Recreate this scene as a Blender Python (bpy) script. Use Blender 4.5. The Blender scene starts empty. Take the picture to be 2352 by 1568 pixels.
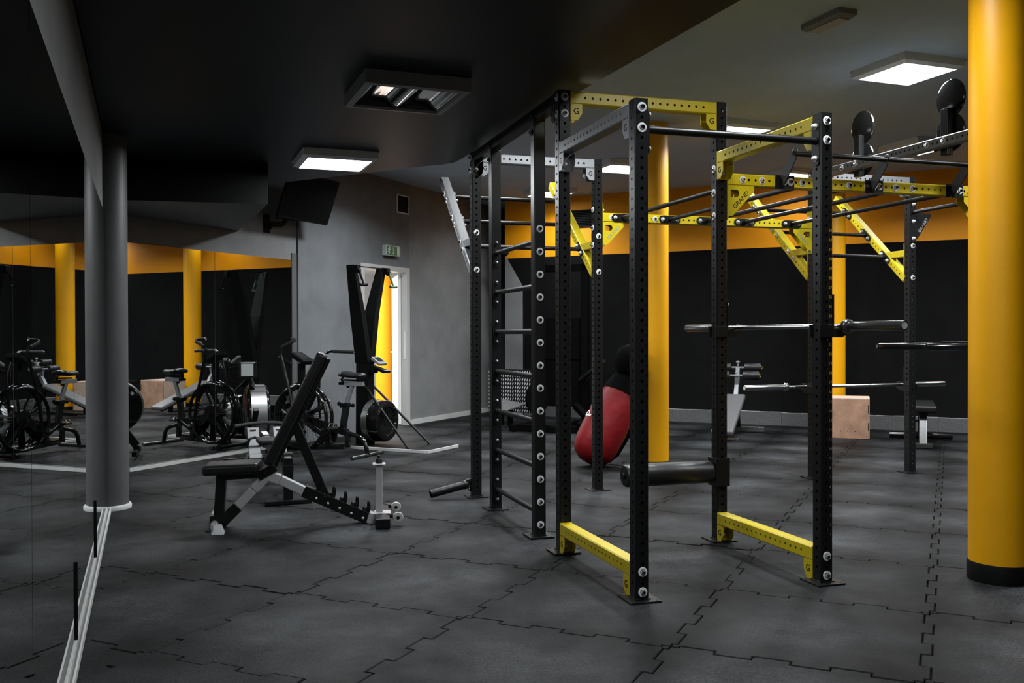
import bpy, bmesh, math, random
from math import sin, cos, pi, radians, sqrt, atan2
from mathutils import Vector, Matrix
random.seed(7)
S = bpy.context.scene
C = S.collection
V = Vector

# ------------------------------------------------------------------ camera
FPX = 2163.0
cam_d = bpy.data.cameras.new('camera')
cam_d.sensor_width = 36.0
cam_d.lens = FPX / 2352 * 36.0
cam_d.clip_start = 0.05
cam = bpy.data.objects.new('camera', cam_d)
C.objects.link(cam)
PIT, ROL = 0.0079, -0.0027
cr, sr, cp, sp = cos(ROL), sin(ROL), cos(PIT), sin(PIT)
cam.matrix_world = Matrix(((cr, -sr, 0, 0), (sr * sp, cr * sp, -cp, 0), (sr * cp, cr * cp, sp, 1.32), (0, 0, 0, 1)))
S.camera = cam

# ------------------------------------------------------------------ world and exposure
W = bpy.data.worlds.new('world')
S.world = W
W.use_nodes = True
bg = W.node_tree.nodes['Background']
bg.inputs[0].default_value = (0.90, 0.96, 1.0, 1)
bg.inputs[1].default_value = 0.014
S.view_settings.view_transform = 'Standard'
S.view_settings.look = 'None'
S.view_settings.gamma = 1
S.view_settings.use_curve_mapping = False
S.view_settings.exposure = 0.0
LAMP_W = 78.0        # watts of each ceiling lamp's downlight
PANEL_E = 6.0        # emission of its diffuser

# ------------------------------------------------------------------ materials
MATS = {}


def mat(name, col, rough=0.5, metal=0.0, spec=0.5, emit=0.0, var=0.0, vscale=6.0, bump=0.0, bscale=200.0, bump2=0.0, b2scale=6.0, coat=0.0, rvar=0.0):
    m = bpy.data.materials.new(name)
    m.use_nodes = True
    nt = m.node_tree
    b = nt.nodes['Principled BSDF']
    b.inputs['Base Color'].default_value = (*col, 1)
    b.inputs['Roughness'].default_value = rough
    b.inputs['Metallic'].default_value = metal
    b.inputs['Specular IOR Level'].default_value = spec
    if coat:
        b.inputs['Coat Weight'].default_value = coat
        b.inputs['Coat Roughness'].default_value = 0.1
    if emit:
        b.inputs['Emission Color'].default_value = (*col, 1)
        b.inputs['Emission Strength'].default_value = emit
    tc = nt.nodes.new('ShaderNodeTexCoord') if (var or bump or bump2 or rvar) else None
    if var or rvar:
        n = nt.nodes.new('ShaderNodeTexNoise')
        n.inputs['Scale'].default_value = vscale
        n.inputs['Detail'].default_value = 6
        n.inputs['Roughness'].default_value = 0.65
        nt.links.new(tc.outputs['Object'], n.inputs['Vector'])
        if var:
            r = nt.nodes.new('ShaderNodeMapRange')
            r.inputs[1].default_value = 0.3
            r.inputs[2].default_value = 0.7
            r.inputs[3].default_value = 1 - var
            r.inputs[4].default_value = 1 + var
            nt.links.new(n.outputs['Fac'], r.inputs[0])
            mx = nt.nodes.new('ShaderNodeVectorMath')
            mx.operation = 'SCALE'
            mx.inputs[0].default_value = col
            nt.links.new(r.outputs[0], mx.inputs['Scale'])
            nt.links.new(mx.outputs[0], b.inputs['Base Color'])
        if rvar:
            r = nt.nodes.new('ShaderNodeMapRange')
            r.inputs[1].default_value = 0.3
            r.inputs[2].default_value = 0.7
            r.inputs[3].default_value = rough - rvar
            r.inputs[4].default_value = rough + rvar
            nt.links.new(n.outputs['Fac'], r.inputs[0])
            nt.links.new(r.outputs[0], b.inputs['Roughness'])
    last = None
    for amt, sc, dist in ((bump, bscale, 0.002), (bump2, b2scale, 0.02)):
        if not amt:
            continue
        n = nt.nodes.new('ShaderNodeTexNoise')
        n.inputs['Scale'].default_value = sc
        n.inputs['Detail'].default_value = 2
        nt.links.new(tc.outputs['Object'], n.inputs['Vector'])
        bp = nt.nodes.new('ShaderNodeBump')
        bp.inputs['Strength'].default_value = amt
        bp.inputs['Distance'].default_value = dist
        nt.links.new(n.outputs['Fac'], bp.inputs['Height'])
        if last:
            nt.links.new(last.outputs[0], bp.inputs['Normal'])
        last = bp
    if last:
        nt.links.new(last.outputs[0], b.inputs['Normal'])
    MATS[name] = m
    return m


BLACK = mat('black_powder_coat', (0.0062, 0.0063, 0.0065), 0.34, spec=0.26, bump=0.15, bscale=900)
BLACKG = mat('black_gloss', (0.006, 0.006, 0.006), 0.12, spec=0.6)
BLACKM = mat('black_matte', (0.0032, 0.0033, 0.0035), 0.55, spec=0.12)
CLOTH = mat('black_cloth', (0.0028, 0.0028, 0.003), 0.9, spec=0.02)
DARKNUM = mat('number_dark', (0.002, 0.002, 0.002), 0.5, spec=0.1)
YELNUM = mat('number_yellow', (0.75, 0.50, 0.02), 0.5)
GREYNUM = mat('number_grey', (0.35, 0.35, 0.35), 0.5)
YEL = mat('yellow_paint', (0.50, 0.385, 0.004), 0.38, spec=0.45, var=0.05, vscale=9)
SILV = mat('silver_paint', (0.20, 0.205, 0.215), 0.42, spec=0.4, metal=0.15, var=0.08, vscale=20)
BENCHS = mat('bench_silver', (0.40, 0.40, 0.41), 0.4, spec=0.4, metal=0.15, var=0.08, vscale=20)
BANDM = mat('brushed_band', (0.28, 0.28, 0.28), 0.38, metal=0.8)
ARMG = mat('arm_grey', (0.10, 0.102, 0.105), 0.42, spec=0.35)
LSILV = mat('light_silver', (0.25, 0.255, 0.265), 0.4, spec=0.35, metal=0.2)
ZINC = mat('zinc', (0.60, 0.60, 0.60), 0.42, metal=0.35)
CHROME = mat('chrome', (0.75, 0.75, 0.75), 0.12, metal=1.0)
STEEL = mat('bar_steel', (0.50, 0.50, 0.50), 0.22, metal=1.0)
HORN = mat('dark_chrome', (0.16, 0.16, 0.16), 0.22, metal=0.9)
VINYL = mat('black_vinyl', (0.009, 0.009, 0.0093), 0.36, spec=0.35, bump=0.25, bscale=350, bump2=0.15, b2scale=9)
VINYLG = mat('grey_vinyl', (0.085, 0.086, 0.09), 0.4, spec=0.45, bump=0.2, bscale=300)
RUBBER = mat('rubber_black', (0.02, 0.02, 0.02), 0.7, spec=0.3)
WHEELG = mat('grey_wheel', (0.42, 0.42, 0.41), 0.45)
WALLG = mat('wall_grey', (0.185, 0.188, 0.190), 0.75, spec=0.25, var=0.16, vscale=2.2, bump=0.3, bscale=240)
WALLG2 = mat('wall_grey_dark', (0.145, 0.153, 0.162), 0.75, spec=0.25, var=0.16, vscale=2.2, bump=0.3, bscale=240)
WALLB = mat('wall_black', (0.0055, 0.0055, 0.0057), 0.85, spec=0.06, var=0.2, vscale=3, bump=0.2, bscale=240)
ORANGE = mat('wall_orange', (0.78, 0.30, 0.0), 0.55, spec=0.3, var=0.05, vscale=3, bump=0.15, bscale=240)
COLY = mat('column_yellow', (0.70, 0.322, 0.0), 0.42, spec=0.4, var=0.05, vscale=3, bump=0.15, bscale=260)
COLG = mat('column_grey', (0.075, 0.077, 0.079), 0.5, spec=0.35, var=0.1, vscale=4, bump=0.2, bscale=240)
CEILH = mat('ceiling_grey', (0.42, 0.50, 0.60), 0.8, spec=0.2, var=0.06, vscale=2)
CEILL = mat('ceiling_black', (0.0075, 0.009, 0.0115), 0.45, spec=0.15, var=0.1, vscale=2)
DUCT = mat('duct_black', (0.003, 0.003, 0.003), 0.6, spec=0.08)
WHITE = mat('white_paint', (0.82, 0.81, 0.80), 0.5)
TRIML = mat('light_trim', (0.48, 0.48, 0.47), 0.45)
FRAMEG = mat('door_frame_grey', (0.45, 0.45, 0.44), 0.45)
MIRR = mat('mirror_glass', (0.64, 0.66, 0.66), 0.0, metal=1.0)
BASEB = mat('baseboard_rubber', (0.085, 0.086, 0.088), 0.8, spec=0.2, var=0.3, vscale=60, bump=0.5, bscale=300)
WOOD = mat('plywood', (0.33, 0.195, 0.130), 0.6, spec=0.2, var=0.35, vscale=5, bump=0.2, bscale=90)
WOODE = mat('plywood_edge', (0.50, 0.36, 0.275), 0.6, spec=0.3, var=0.2, vscale=30)
RED = mat('red_leather', (0.165, 0.005, 0.007), 0.5, spec=0.16, var=0.25, vscale=7, bump=0.3, bscale=200, bump2=0.25, b2scale=12)
GREEN = mat('sign_green', (0.0, 0.13, 0.06), 0.4)
SIGNW = mat('sign_white', (0.40, 0.43, 0.41), 0.4)
LAMPB = mat('lamp_housing', (0.65, 0.66, 0.67), 0.45, spec=0.4)
LAMPU = mat('lamp_housing_dark', (0.20, 0.20, 0.20), 0.45, spec=0.4)
LAMPON = mat('lamp_diffuser', (1.0, 1.0, 0.99), 0.4, emit=PANEL_E)
REFL = mat('lamp_reflector', (0.55, 0.55, 0.55), 0.08, metal=1.0)
DIFF = mat('emergency_diffuser', (0.30, 0.30, 0.30), 0.5)
DIAM = mat('diamond_plate', (0.50, 0.50, 0.50), 0.4, metal=0.2)
LCD = mat('lcd_grey', (0.24, 0.26, 0.25), 0.3)
SOFA = mat('dark_leather', (0.03, 0.03, 0.03), 0.4)
SLAB = mat('floor_slab', (0.008, 0.008, 0.008), 0.9, spec=0.1)
CORDG = mat('green_cord', (0.06, 0.10, 0.05), 0.6)
BADGE = mat('white_print', (0.7, 0.7, 0.68), 0.5)


def floor_mat():
    m = mat('rubber_floor', (0.05, 0.05, 0.05), 0.5, spec=0.085)
    nt = m.node_tree
    b = nt.nodes['Principled BSDF']
    geo = nt.nodes.new('ShaderNodeNewGeometry')
    oi = nt.nodes.new('ShaderNodeObjectInfo')

    def noise(scale, detail=3, rough=0.6):
        n = nt.nodes.new('ShaderNodeTexNoise')
        n.inputs['Scale'].default_value = scale
        n.inputs['Detail'].default_value = detail
        n.inputs['Roughness'].default_value = rough
        nt.links.new(geo.outputs['Position'], n.inputs['Vector'])
        return n

    def ramp(src, a, c, lo, hi):
        r = nt.nodes.new('ShaderNodeMapRange')
        for i, v in enumerate((a, c, lo, hi)):
            r.inputs[i + 1].default_value = v
        nt.links.new(src, r.inputs[0])
        return r.outputs[0]

    def mul(a, c):
        q = nt.nodes.new('ShaderNodeMath')
        q.operation = 'MULTIPLY'
        nt.links.new(a, q.inputs[0])
        nt.links.new(c, q.inputs[1])
        return q.outputs[0]
    grain = ramp(noise(85, 3, 0.75).outputs['Fac'], 0.36, 0.66, 0.45, 1.7)
    big = ramp(noise(3.1, 4, 0.6).outputs['Fac'], 0.32, 0.68, 0.55, 1.5)
    per = ramp(oi.outputs['Random'], 0, 1, 0.75, 1.25)
    # tiles are painted paler towards the middle: dusty wear and pools of light
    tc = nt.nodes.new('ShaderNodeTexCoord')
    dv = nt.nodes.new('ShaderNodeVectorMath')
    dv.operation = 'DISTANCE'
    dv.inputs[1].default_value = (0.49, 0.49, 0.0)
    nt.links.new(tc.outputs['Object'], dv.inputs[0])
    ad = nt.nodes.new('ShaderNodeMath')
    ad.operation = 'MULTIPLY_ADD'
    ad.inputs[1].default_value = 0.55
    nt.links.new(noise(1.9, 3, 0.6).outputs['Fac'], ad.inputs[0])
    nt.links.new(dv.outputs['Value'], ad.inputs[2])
    wear_pool = ramp(ad.outputs[0], 0.32, 0.86, 3.0, 0.30)
    f = mul(mul(mul(grain, big), per), wear_pool)
    sc = nt.nodes.new('ShaderNodeVectorMath')
    sc.operation = 'SCALE'
    sc.inputs[0].default_value = (0.0088, 0.0092, 0.0098)
    nt.links.new(f, sc.inputs['Scale'])
    nt.links.new(sc.outputs[0], b.inputs['Base Color'])
    nt.links.new(ramp(noise(3.5, 3).outputs['Fac'], 0.3, 0.7, 0.50, 0.64), b.inputs['Roughness'])
    bp = nt.nodes.new('ShaderNodeBump')
    bp.inputs['Strength'].default_value = 0.6
    bp.inputs['Distance'].default_value = 0.003
    nt.links.new(noise(95, 3, 0.75).outputs['Fac'], bp.inputs['Height'])
    b2 = nt.nodes.new('ShaderNodeBump')
    b2.inputs['Strength'].default_value = 0.7
    b2.inputs['Distance'].default_value = 0.03
    nt.links.new(noise(2.4, 1).outputs['Fac'], b2.inputs['Height'])
    nt.links.new(b2.outputs[0], bp.inputs['Normal'])
    nt.links.new(bp.outputs[0], b.inputs['Normal'])
    return m


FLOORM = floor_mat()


# ------------------------------------------------------------------ mesh helpers
def frame_from(t, up):
    t = V(t).normalized()
    up = V(up)
    n = t.cross(up)
    if n.length < 1e-6:
        up = V((1, 0, 0)) if abs(t.x) < 0.9 else V((0, 1, 0))
        n = t.cross(up)
    n.normalize()
    u = n.cross(t).normalized()
    return t, u, n


class MB:
    def __init__(s):
        s.v = []
        s.f = []
        s.mi = []

    def add(s, vs, fs, mi=0):
        o = len(s.v)
        s.v += [tuple(p) for p in vs]
        s.f += [tuple(i + o for i in f) for f in fs]
        s.mi += [mi] * len(fs)

    def box(s, lo, hi, mi=0):
        x0, y0, z0 = lo
        x1, y1, z1 = hi
        s.add([(x0, y0, z0), (x1, y0, z0), (x1, y1, z0), (x0, y1, z0), (x0, y0, z1), (x1, y0, z1), (x1, y1, z1), (x0, y1, z1)],
              [(3, 2, 1, 0), (4, 5, 6, 7), (0, 1, 5, 4), (1, 2, 6, 5), (2, 3, 7, 6), (3, 0, 4, 7)], mi)

    def bar(s, p0, p1, w, h, up=(0, 0, 1), w1=None, h1=None, mi=0):
        """rectangular bar from p0 to p1; w across, h along up"""
        p0, p1 = V(p0), V(p1)
        t, u, n = frame_from(p1 - p0, up)
        w1 = w if w1 is None else w1
        h1 = h if h1 is None else h1
        vs = []
        for p, a, b in ((p0, w, h), (p1, w1, h1)):
            for i, j in ((-1, -1), (1, -1), (1, 1), (-1, 1)):
                vs.append(p + n * (i * a / 2) + u * (j * b / 2))
        s.add(vs, [(3, 2, 1, 0), (4, 5, 6, 7), (0, 1, 5, 4), (1, 2, 6, 5), (2, 3, 7, 6), (3, 0, 4, 7)], mi)

    def cyl(s, p0, p1, r0, r1=None, seg=14, mi=0, caps=True):
        s.lathe(p0, V(p1) - V(p0), [(r0, 0), (r0 if r1 is None else r1, (V(p1) - V(p0)).length)], seg, mi, caps)

    def lathe(s, o, axis, prof, seg=16, mi=0, caps=True, ref=(0, 0, 1)):
        o = V(o)
        t, u, n = frame_from(axis, ref)
        vs, fs = [], []
        for r, h in prof:
            for k in range(seg):
                a = 2 * pi * k / seg
                vs.append(o + t * h + u * (r * cos(a)) + n * (r * sin(a)))
        for i in range(len(prof) - 1):
            for k in range(seg):
                k2 = (k + 1) % seg
                fs.append((i * seg + k, i * seg + k2, (i + 1) * seg + k2, (i + 1) * seg + k))
        if caps:
            if prof[0][0] > 1e-5:
                fs.append(tuple(range(seg))[::-1])
            if prof[-1][0] > 1e-5:
                fs.append(tuple((len(prof) - 1) * seg + k for k in range(seg)))
        s.add(vs, fs, mi)

    def tube(s, pts, r, seg=10, mi=0, closed=False):
        pts = [V(p) for p in pts]
        N = len(pts)
        vs, fs = [], []
        up = V((0, 0, 1))
        pu = None
        for i, p in enumerate(pts):
            a = pts[i - 1] if (i or closed) else p
            b = pts[(i + 1) % N] if (i < N - 1 or closed) else p
            t = (b - a).normalized()
            if pu is None:
                _, u, n = frame_from(t, up)
            else:
                u = (pu - t * pu.dot(t)).normalized()
                n = t.cross(u)
            pu = u
            rr = r[i] if isinstance(r, (list, tuple)) else r
            for k in range(seg):
                a_ = 2 * pi * k / seg
                vs.append(p + u * (rr * cos(a_)) + n * (rr * sin(a_)))
        for i in range(N if closed else N - 1):
            j = (i + 1) % N
            for k in range(seg):
                k2 = (k + 1) % seg
                fs.append((i * seg + k, i * seg + k2, j * seg + k2, j * seg + k))
        if not closed:
            fs.append(tuple(range(seg))[::-1])
            fs.append(tuple((N - 1) * seg + k for k in range(seg)))
        s.add(vs, fs, mi)

    def prism(s, poly, o, x, y, th, mi=0):
        """polygon (2D) placed with axes x, y at o and extruded th along x cross y"""
        o, x, y = V(o), V(x), V(y)
        z = x.cross(y).normalized()
        n = len(poly)
        vs = [o + x * a + y * b for a, b in poly] + [o + x * a + y * b + z * th for a, b in poly]
        fs = [tuple(range(n))[::-1], tuple(range(n, 2 * n))]
        for i in range(n):
            j = (i + 1) % n
            fs.append((i, j, n + j, n + i))
        s.add(vs, fs, mi)

    def quad(s, a, b, c, d, mi=0):
        s.add([a, b, c, d], [(0, 1, 2, 3)], mi)

    def mesh(s, name, mats, bevel=0.0, smooth=False, seg=2, ang=40):
        me = bpy.data.meshes.new(name)
        me.from_pydata(s.v, [], s.f)
        for m in (mats if isinstance(mats, (list, tuple)) else [mats]):
            me.materials.append(m)
        me.polygons.foreach_set('material_index', s.mi)
        bm = bmesh.new()
        bm.from_mesh(me)
        bmesh.ops.recalc_face_normals(bm, faces=bm.faces)
        if bevel:
            es = [e for e in bm.edges if len(e.link_faces) == 2 and e.calc_face_angle(0) > radians(35)]
            bmesh.ops.bevel(bm, geom=es, offset=bevel, segments=seg, affect='EDGES', profile=0.6, clamp_overlap=True)
        bm.to_mesh(me)
        bm.free()
        if smooth:
            me.polygons.foreach_set('use_smooth', [True] * len(me.polygons))
            me.set_sharp_from_angle(angle=radians(ang))
        return me

    def build(s, name, mats, parent=None, bevel=0.0, smooth=False, loc=None, seg=2, ang=40):
        return link(name, s.mesh(name, mats, bevel, smooth, seg, ang), parent, loc)


def link(name, me, parent=None, loc=None):
    o = bpy.data.objects.new(name, me)
    C.objects.link(o)
    if parent:
        o.parent = parent
    if loc is not None:
        o.location = loc
    return o


def axes(o, x, y, loc):
    """orient o: local x, y, z axes and location (in the parent's space)"""
    x, y = V(x).normalized(), V(y).normalized()
    z = x.cross(y)
    m = Matrix((x, y, z)).transposed().to_4x4()
    m.translation = V(loc)
    o.matrix_local = m
    return o


def tag(o, label, cat, group=None):
    o['label'] = label
    o['category'] = cat
    if group:
        o['group'] = group
    return o


def thing(name, label, cat, loc=(0, 0, 0), rz=0.0, group=None):
    o = bpy.data.objects.new(name, None)
    C.objects.link(o)
    o.location = loc
    o.rotation_euler = (0, 0, rz)
    o.empty_display_size = 0.1
    return tag(o, label, cat, group)


def struct(o, label=None, cat=None):
    o['kind'] = 'structure'
    if label:
        o['label'] = label
        o['category'] = cat
    return o


def dup(root, loc, rz=None, label=None):
    r = root.copy()
    C.objects.link(r)
    r.location = loc
    if rz is not None:
        r.rotation_euler = (0, 0, rz)
    if label:
        r['label'] = label
    for ch in list(root.children):
        c = ch.copy()
        C.objects.link(c)
        c.parent = r
        for g in list(ch.children):
            d = g.copy()
            C.objects.link(d)
            d.parent = c
    return r


_TXT = {}


def text_mesh(s, size, m, extrude=0.0004):
    k = (s, size, m.name)
    if k not in _TXT:
        cu = bpy.data.curves.new('text', 'FONT')
        cu.body = s
        cu.size = size
        cu.align_x = 'CENTER'
        cu.align_y = 'CENTER'
        cu.extrude = extrude
        cu.resolution_u = 3
        ob = bpy.data.objects.new('text', cu)
        C.objects.link(ob)
        dg = bpy.context.evaluated_depsgraph_get()
        me = bpy.data.meshes.new_from_object(ob.evaluated_get(dg))
        bpy.data.objects.remove(ob)
        bpy.data.curves.remove(cu)
        me.materials.clear()
        me.materials.append(m)
        _TXT[k] = me
    return _TXT[k]


def lettering(s, size, m, parent, o, x, y, name='lettering'):
    ob = link(name, text_mesh(s, size, m), parent)
    return axes(ob, x, y, o)


def perf(mb, p0, p1, up, w, h, side=(), top=(), hr=0.0085, ch=0.006, seg=12, caps=True, mi=0):
    """square tube p0-p1 with real round holes: 'side' distances on the two faces across, 'top' on the two faces along up"""
    p0, p1 = V(p0), V(p1)
    L = (p1 - p0).length
    t, u, n = frame_from(p1 - p0, up)
    for face, (nn, ss, half, wid, holes) in enumerate(((n, u, w / 2, h, side), (-n, -u, w / 2, h, side), (u, -n, h / 2, w, top), (-u, n, h / 2, w, top))):
        a = wid / 2 - ch
        pt = lambda sx, z, d=0.0: p0 + t * z + ss * sx + nn * (half - d)
        hs = sorted(holes)
        z = 0.0
        q = 0.0235
        for c in hs:
            if c - q > z + 1e-6:
                mb.quad(pt(-a, z), pt(a, z), pt(a, c - q), pt(-a, c - q), mi)
            B = [(a, 0), (a, q), (a / 2, q), (0, q), (-a / 2, q), (-a, q), (-a, 0), (-a, -q), (-a / 2, -q), (0, -q), (a / 2, -q), (a, -q)]
            A = [0, 42, 66, 90, 114, 138, 180, 222, 246, 270, 294, 318]
            vs = [pt(x, c + y) for x, y in B]
            vs += [pt(hr * cos(radians(d)), c + hr * sin(radians(d))) for d in A]
            vs += [pt(hr * cos(radians(d)), c + hr * sin(radians(d)), 0.004) for d in A]
            fs = []
            for k in range(12):
                j = (k + 1) % 12
                fs.append((k, j, 12 + j, 12 + k))
                fs.append((12 + k, 12 + j, 24 + j, 24 + k))
            mb.add(vs, fs, mi)
            z = c + q
        if z < L - 1e-6:
            mb.quad(pt(-a, z), pt(a, z), pt(a, L), pt(-a, L), mi)
    # chamfered corners
    for i, j in ((1, 1), (1, -1), (-1, -1), (-1, 1)):
        a0 = n * (i * w / 2) + u * (j * (h / 2 - ch))
        a1 = n * (i * (w / 2 - ch)) + u * (j * h / 2)
        mb.quad(p0 + a0, p0 + a1, p1 + a1, p1 + a0, mi)
    if caps:
        for p in (p0, p1):
            ring = []
            for i, j in ((1, 1), (-1, 1), (-1, -1), (1, -1)):
                e0 = n * (i * w / 2) + u * (j * (h / 2 - ch))
                e1 = n * (i * (w / 2 - ch)) + u * (j * h / 2)
                ring += [p + e0, p + e1] if i * j > 0 else [p + e1, p + e0]
            mb.add(ring, [tuple(range(8))], mi)


def raw(mb, name, mats, parent=None, loc=None):
    """no normal recalculation or bevel: for the large perforated meshes"""
    me = bpy.data.meshes.new(name)
    me.from_pydata(mb.v, [], mb.f)
    for m in (mats if isinstance(mats, (list, tuple)) else [mats]):
        me.materials.append(m)
    return link(name, me, parent, loc)


# shared hardware meshes
def _bolt(m1, m2, m3):
    b = MB()
    b.lathe((0, 0, 0), (0, 0, 1), [(0.0240, 0), (0.0240, 0.0025), (0.0230, 0.0034), (0.0142, 0.0034), (0.0138, 0.0026)], 20, 2, False)
    b.lathe((0, 0, 0), (0, 0, 1), [(0.0138, 0.0026), (0.0118, 0.0026)], 20, 1, False)  # dark ring painted in as the shadow round the bolt head
    b.lathe((0, 0, 0), (0, 0, 1), [(0.0118, 0.0026), (0.0112, 0.0155), (0.0098, 0.018), (0.0058, 0.018)], 16, 0, False)
    b.lathe((0, 0, 0), (0, 0, 1), [(0.0058, 0.018), (0.0055, 0.0115), (0.0, 0.0115)], 6, 1, False)
    return b.mesh('bolt', [m1, m2, m3], smooth=True, ang=30)


WASH = mat('pale_washer', (0.62, 0.62, 0.62), 0.45, spec=0.3)
BOLT = _bolt(CHROME, CLOTH, WASH)
BOLTB = _bolt(HORN, BLACKM, BLACKM)


def _nut():
    b = MB()
    b.lathe((0, 0, 0), (0, 0, 1), [(0.017, 0), (0.017, 0.003), (0.0125, 0.003), (0.0125, 0.012), (0.010, 0.018), (0.005, 0.022), (0.0, 0.023)], 14, 0, False)
    return b.mesh('cap_nut', [ZINC], smooth=True)


NUT = _nut()
NUTD = NUT.copy()
NUTD.materials.clear()
NUTD.materials.append(mat('dull_nut', (0.22, 0.22, 0.22), 0.38, metal=0.7))


def bolt(parent, loc, n, me=None, name='bolt', roll=0.0):
    n = V(n).normalized()
    x = V((0, 0, 1)).cross(n)
    if x.length < 1e-4:
        x = V((1, 0, 0))
    x.normalize()
    y = n.cross(x)
    o = link(name, me or BOLT, parent)
    return axes(o, x * cos(roll) + y * sin(roll), y * cos(roll) - x * sin(roll), loc)


# ------------------------------------------------------------------ plan of the room
M1P, M1D, M1N = V((-3.040, 7.030, 0)), V((-0.361, 0.9325, 0)).normalized(), V((0.9325, 0.361, 0)).normalized()
W2P = V((-3.722, 9.090, 0))
_a = radians(25.7)
W2D, W2N = V((sin(_a), cos(_a), 0)), V((cos(_a), -sin(_a), 0))
C12 = V((-3.786, 8.956, 0))
BWA, BWB = V((-0.11, 15.43, 0)), V((11.0, 9.96, 0))
BWD = (BWB - BWA).normalized()
BWN = V((-0.441, -0.8975, 0)).normalized()
HC, HS, HD = 3.50, 2.83, 2.47


def m1(s, off=0.0, z=0.0):
    return M1P + M1D * s + M1N * off + V((0, 0, z))


def w2(s, off=0.0, z=0.0):
    return W2P + W2D * s + W2N * off + V((0, 0, z))


def bw(x, off=0.0, z=0.0):
    """point of the back wall at plan distance x from its left end"""
    return BWA + BWD * x + BWN * off + V((0, 0, z))


Z = V((0, 0, 1))

# ---- floor: slab with interlocking rubber tiles
room = [V((0.5, -2.2)), V((-3.786, 8.956)), V((0.0, 16.6)), V((0.0, 15.4)), V((11, 9.96)), V((9.5, 5.5)), V((4.0, -1.0))]


def inside(p, poly):
    r = False
    j = len(poly) - 1
    for i in range(len(poly)):
        a, b = poly[i], poly[j]
        if (a.y > p.y) != (b.y > p.y) and p.x < (b.x - a.x) * (p.y - a.y) / (b.y - a.y) + a.x:
            r = not r
        j = i
    return r


mb = MB()
mb.box((-6, -3, -0.06), (13, 17.5, -0.021))
floor = struct(mb.build('floor', SLAB), 'black rubber gym floor of interlocking tiles', 'floor')
TA, TB, AMP = 0.985, 0.975, 0.021


def tile_mesh():
    def prof(n=6):
        out = [(0.0, 0.0), (0.035, 0.0)]
        edges = [0.035 + (1 - 0.07) * k / n for k in range(n + 1)]
        for k in range(n):
            sgn = AMP if k % 2 == 0 else -AMP
            out += [(edges[k], sgn), (edges[k + 1], sgn)]
        out += [(0.965, 0.0), (1.0, 0.0)]
        return out
    P = prof()
    pts = [(t * TA, p) for t, p in P][:-1]
    pts += [(TA + p, t * TB) for t, p in P][:-1]
    pts += [(t * TA, TB + p) for t, p in reversed(P)][:-1]
    pts += [(p, t * TB) for t, p in reversed(P)][:-1]
    q = []
    for p in pts:
        if not q or (abs(p[0] - q[-1][0]) + abs(p[1] - q[-1][1])) > 1e-7:
            q.append(p)
    n = len(q)

    def inset(d):
        out = []
        for i in range(n):
            a, b, c = q[i - 1], q[i], q[(i + 1) % n]
            e1 = V((b[0] - a[0], b[1] - a[1])).normalized()
            e2 = V((c[0] - b[0], c[1] - b[1])).normalized()
            n1, n2 = V((-e1.y, e1.x)), V((-e2.y, e2.x))
            if (n1 - n2).length < 1e-4:
                o = n1 * d
            else:
                o = (n1 + n2) * (d / (1 + n1.dot(n2))) if n1.dot(n2) > -0.9 else n1 * d
            out.append((b[0] + o.x, b[1] + o.y))
        return out
    o1, o2 = inset(0.0022), inset(0.0060)
    vs = [(x, y, -0.02) for x, y in o1] + [(x, y, -0.004) for x, y in o1] + [(x, y, 0.0) for x, y in o2]
    fs = [tuple(range(2 * n, 3 * n))]
    for r in (0, 1):
        for i in range(n):
            j = (i + 1) % n
            fs.append((r * n + i, r * n + j, (r + 1) * n + j, (r + 1) * n + i))
    me = bpy.data.meshes.new('floor_tile')
    me.from_pydata(vs, [], fs)
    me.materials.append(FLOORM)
    return me


TILE = tile_mesh()
ta = radians(25.0)
E1, E2 = V((cos(ta), -sin(ta), 0)), V((sin(ta), cos(ta), 0))
for i in range(-9, 9):
    for j in range(-6, 14):
        o = E1 * (-0.09 + TA * i) + E2 * (3.88 + TB * j)
        ctr = o + E1 * (TA / 2) + E2 * (TB / 2)
        near = [ctr.xy + V((dx, dy)) for dx in (-0.6, 0, 0.6) for dy in (-0.6, 0, 0.6)]
        if not any(inside(p, room) for p in near) or ctr.y < -0.6 or ctr.x > 7.5 + 0.2 * ctr.y:
            continue
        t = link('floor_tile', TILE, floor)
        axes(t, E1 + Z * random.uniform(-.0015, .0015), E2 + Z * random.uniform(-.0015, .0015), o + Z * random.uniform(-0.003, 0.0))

# ---- left wall (along the near mirror)
mb = MB()
mb.bar(m1(-9.6, -0.06, HC / 2), C12 + M1N * -0.06 + Z * (HC / 2) + M1D * 0.1, 0.10, HC)
struct(mb.build('wall_left', WALLG), 'dark grey wall behind the near mirror', 'wall')

# ---- door wall (far mirror, door, side wall): one straight wall with a door hole
D0, D1, DH, SEND = 3.955, 5.085, 2.245, 8.35
mb = MB()


def wallbox(mb, s0, s1, z0, z1, t0=-0.14, t1=0.0, mi=0):
    c = [w2(s0, t0), w2(s1, t0), w2(s1, t1), w2(s0, t1)]
    mb.add([p + Z * z for z in (z0, z1) for p in c], [(3, 2, 1, 0), (4, 5, 6, 7), (0, 1, 5, 4), (1, 2, 6, 5), (2, 3, 7, 6), (3, 0, 4, 7)], mi)


wallbox(mb, -0.2, 2.565, -0.02, HC, mi=0)
wallbox(mb, 2.565, 2.605, -0.02, HC, t1=-0.035, mi=2)
wallbox(mb, 2.605, D0, -0.02, HC, mi=1)
wallbox(mb, D0, D1, DH, HC, mi=1)
wallbox(mb, D1, 5.135, -0.02, HC, mi=1)
wallbox(mb, 5.135, SEND, -0.02, HC, mi=0)
struct(mb.build('wall_door_side', [WALLG, WALLG2, BLACKM]), 'grey plaster wall with the doorway and exit sign', 'wall')

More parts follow.
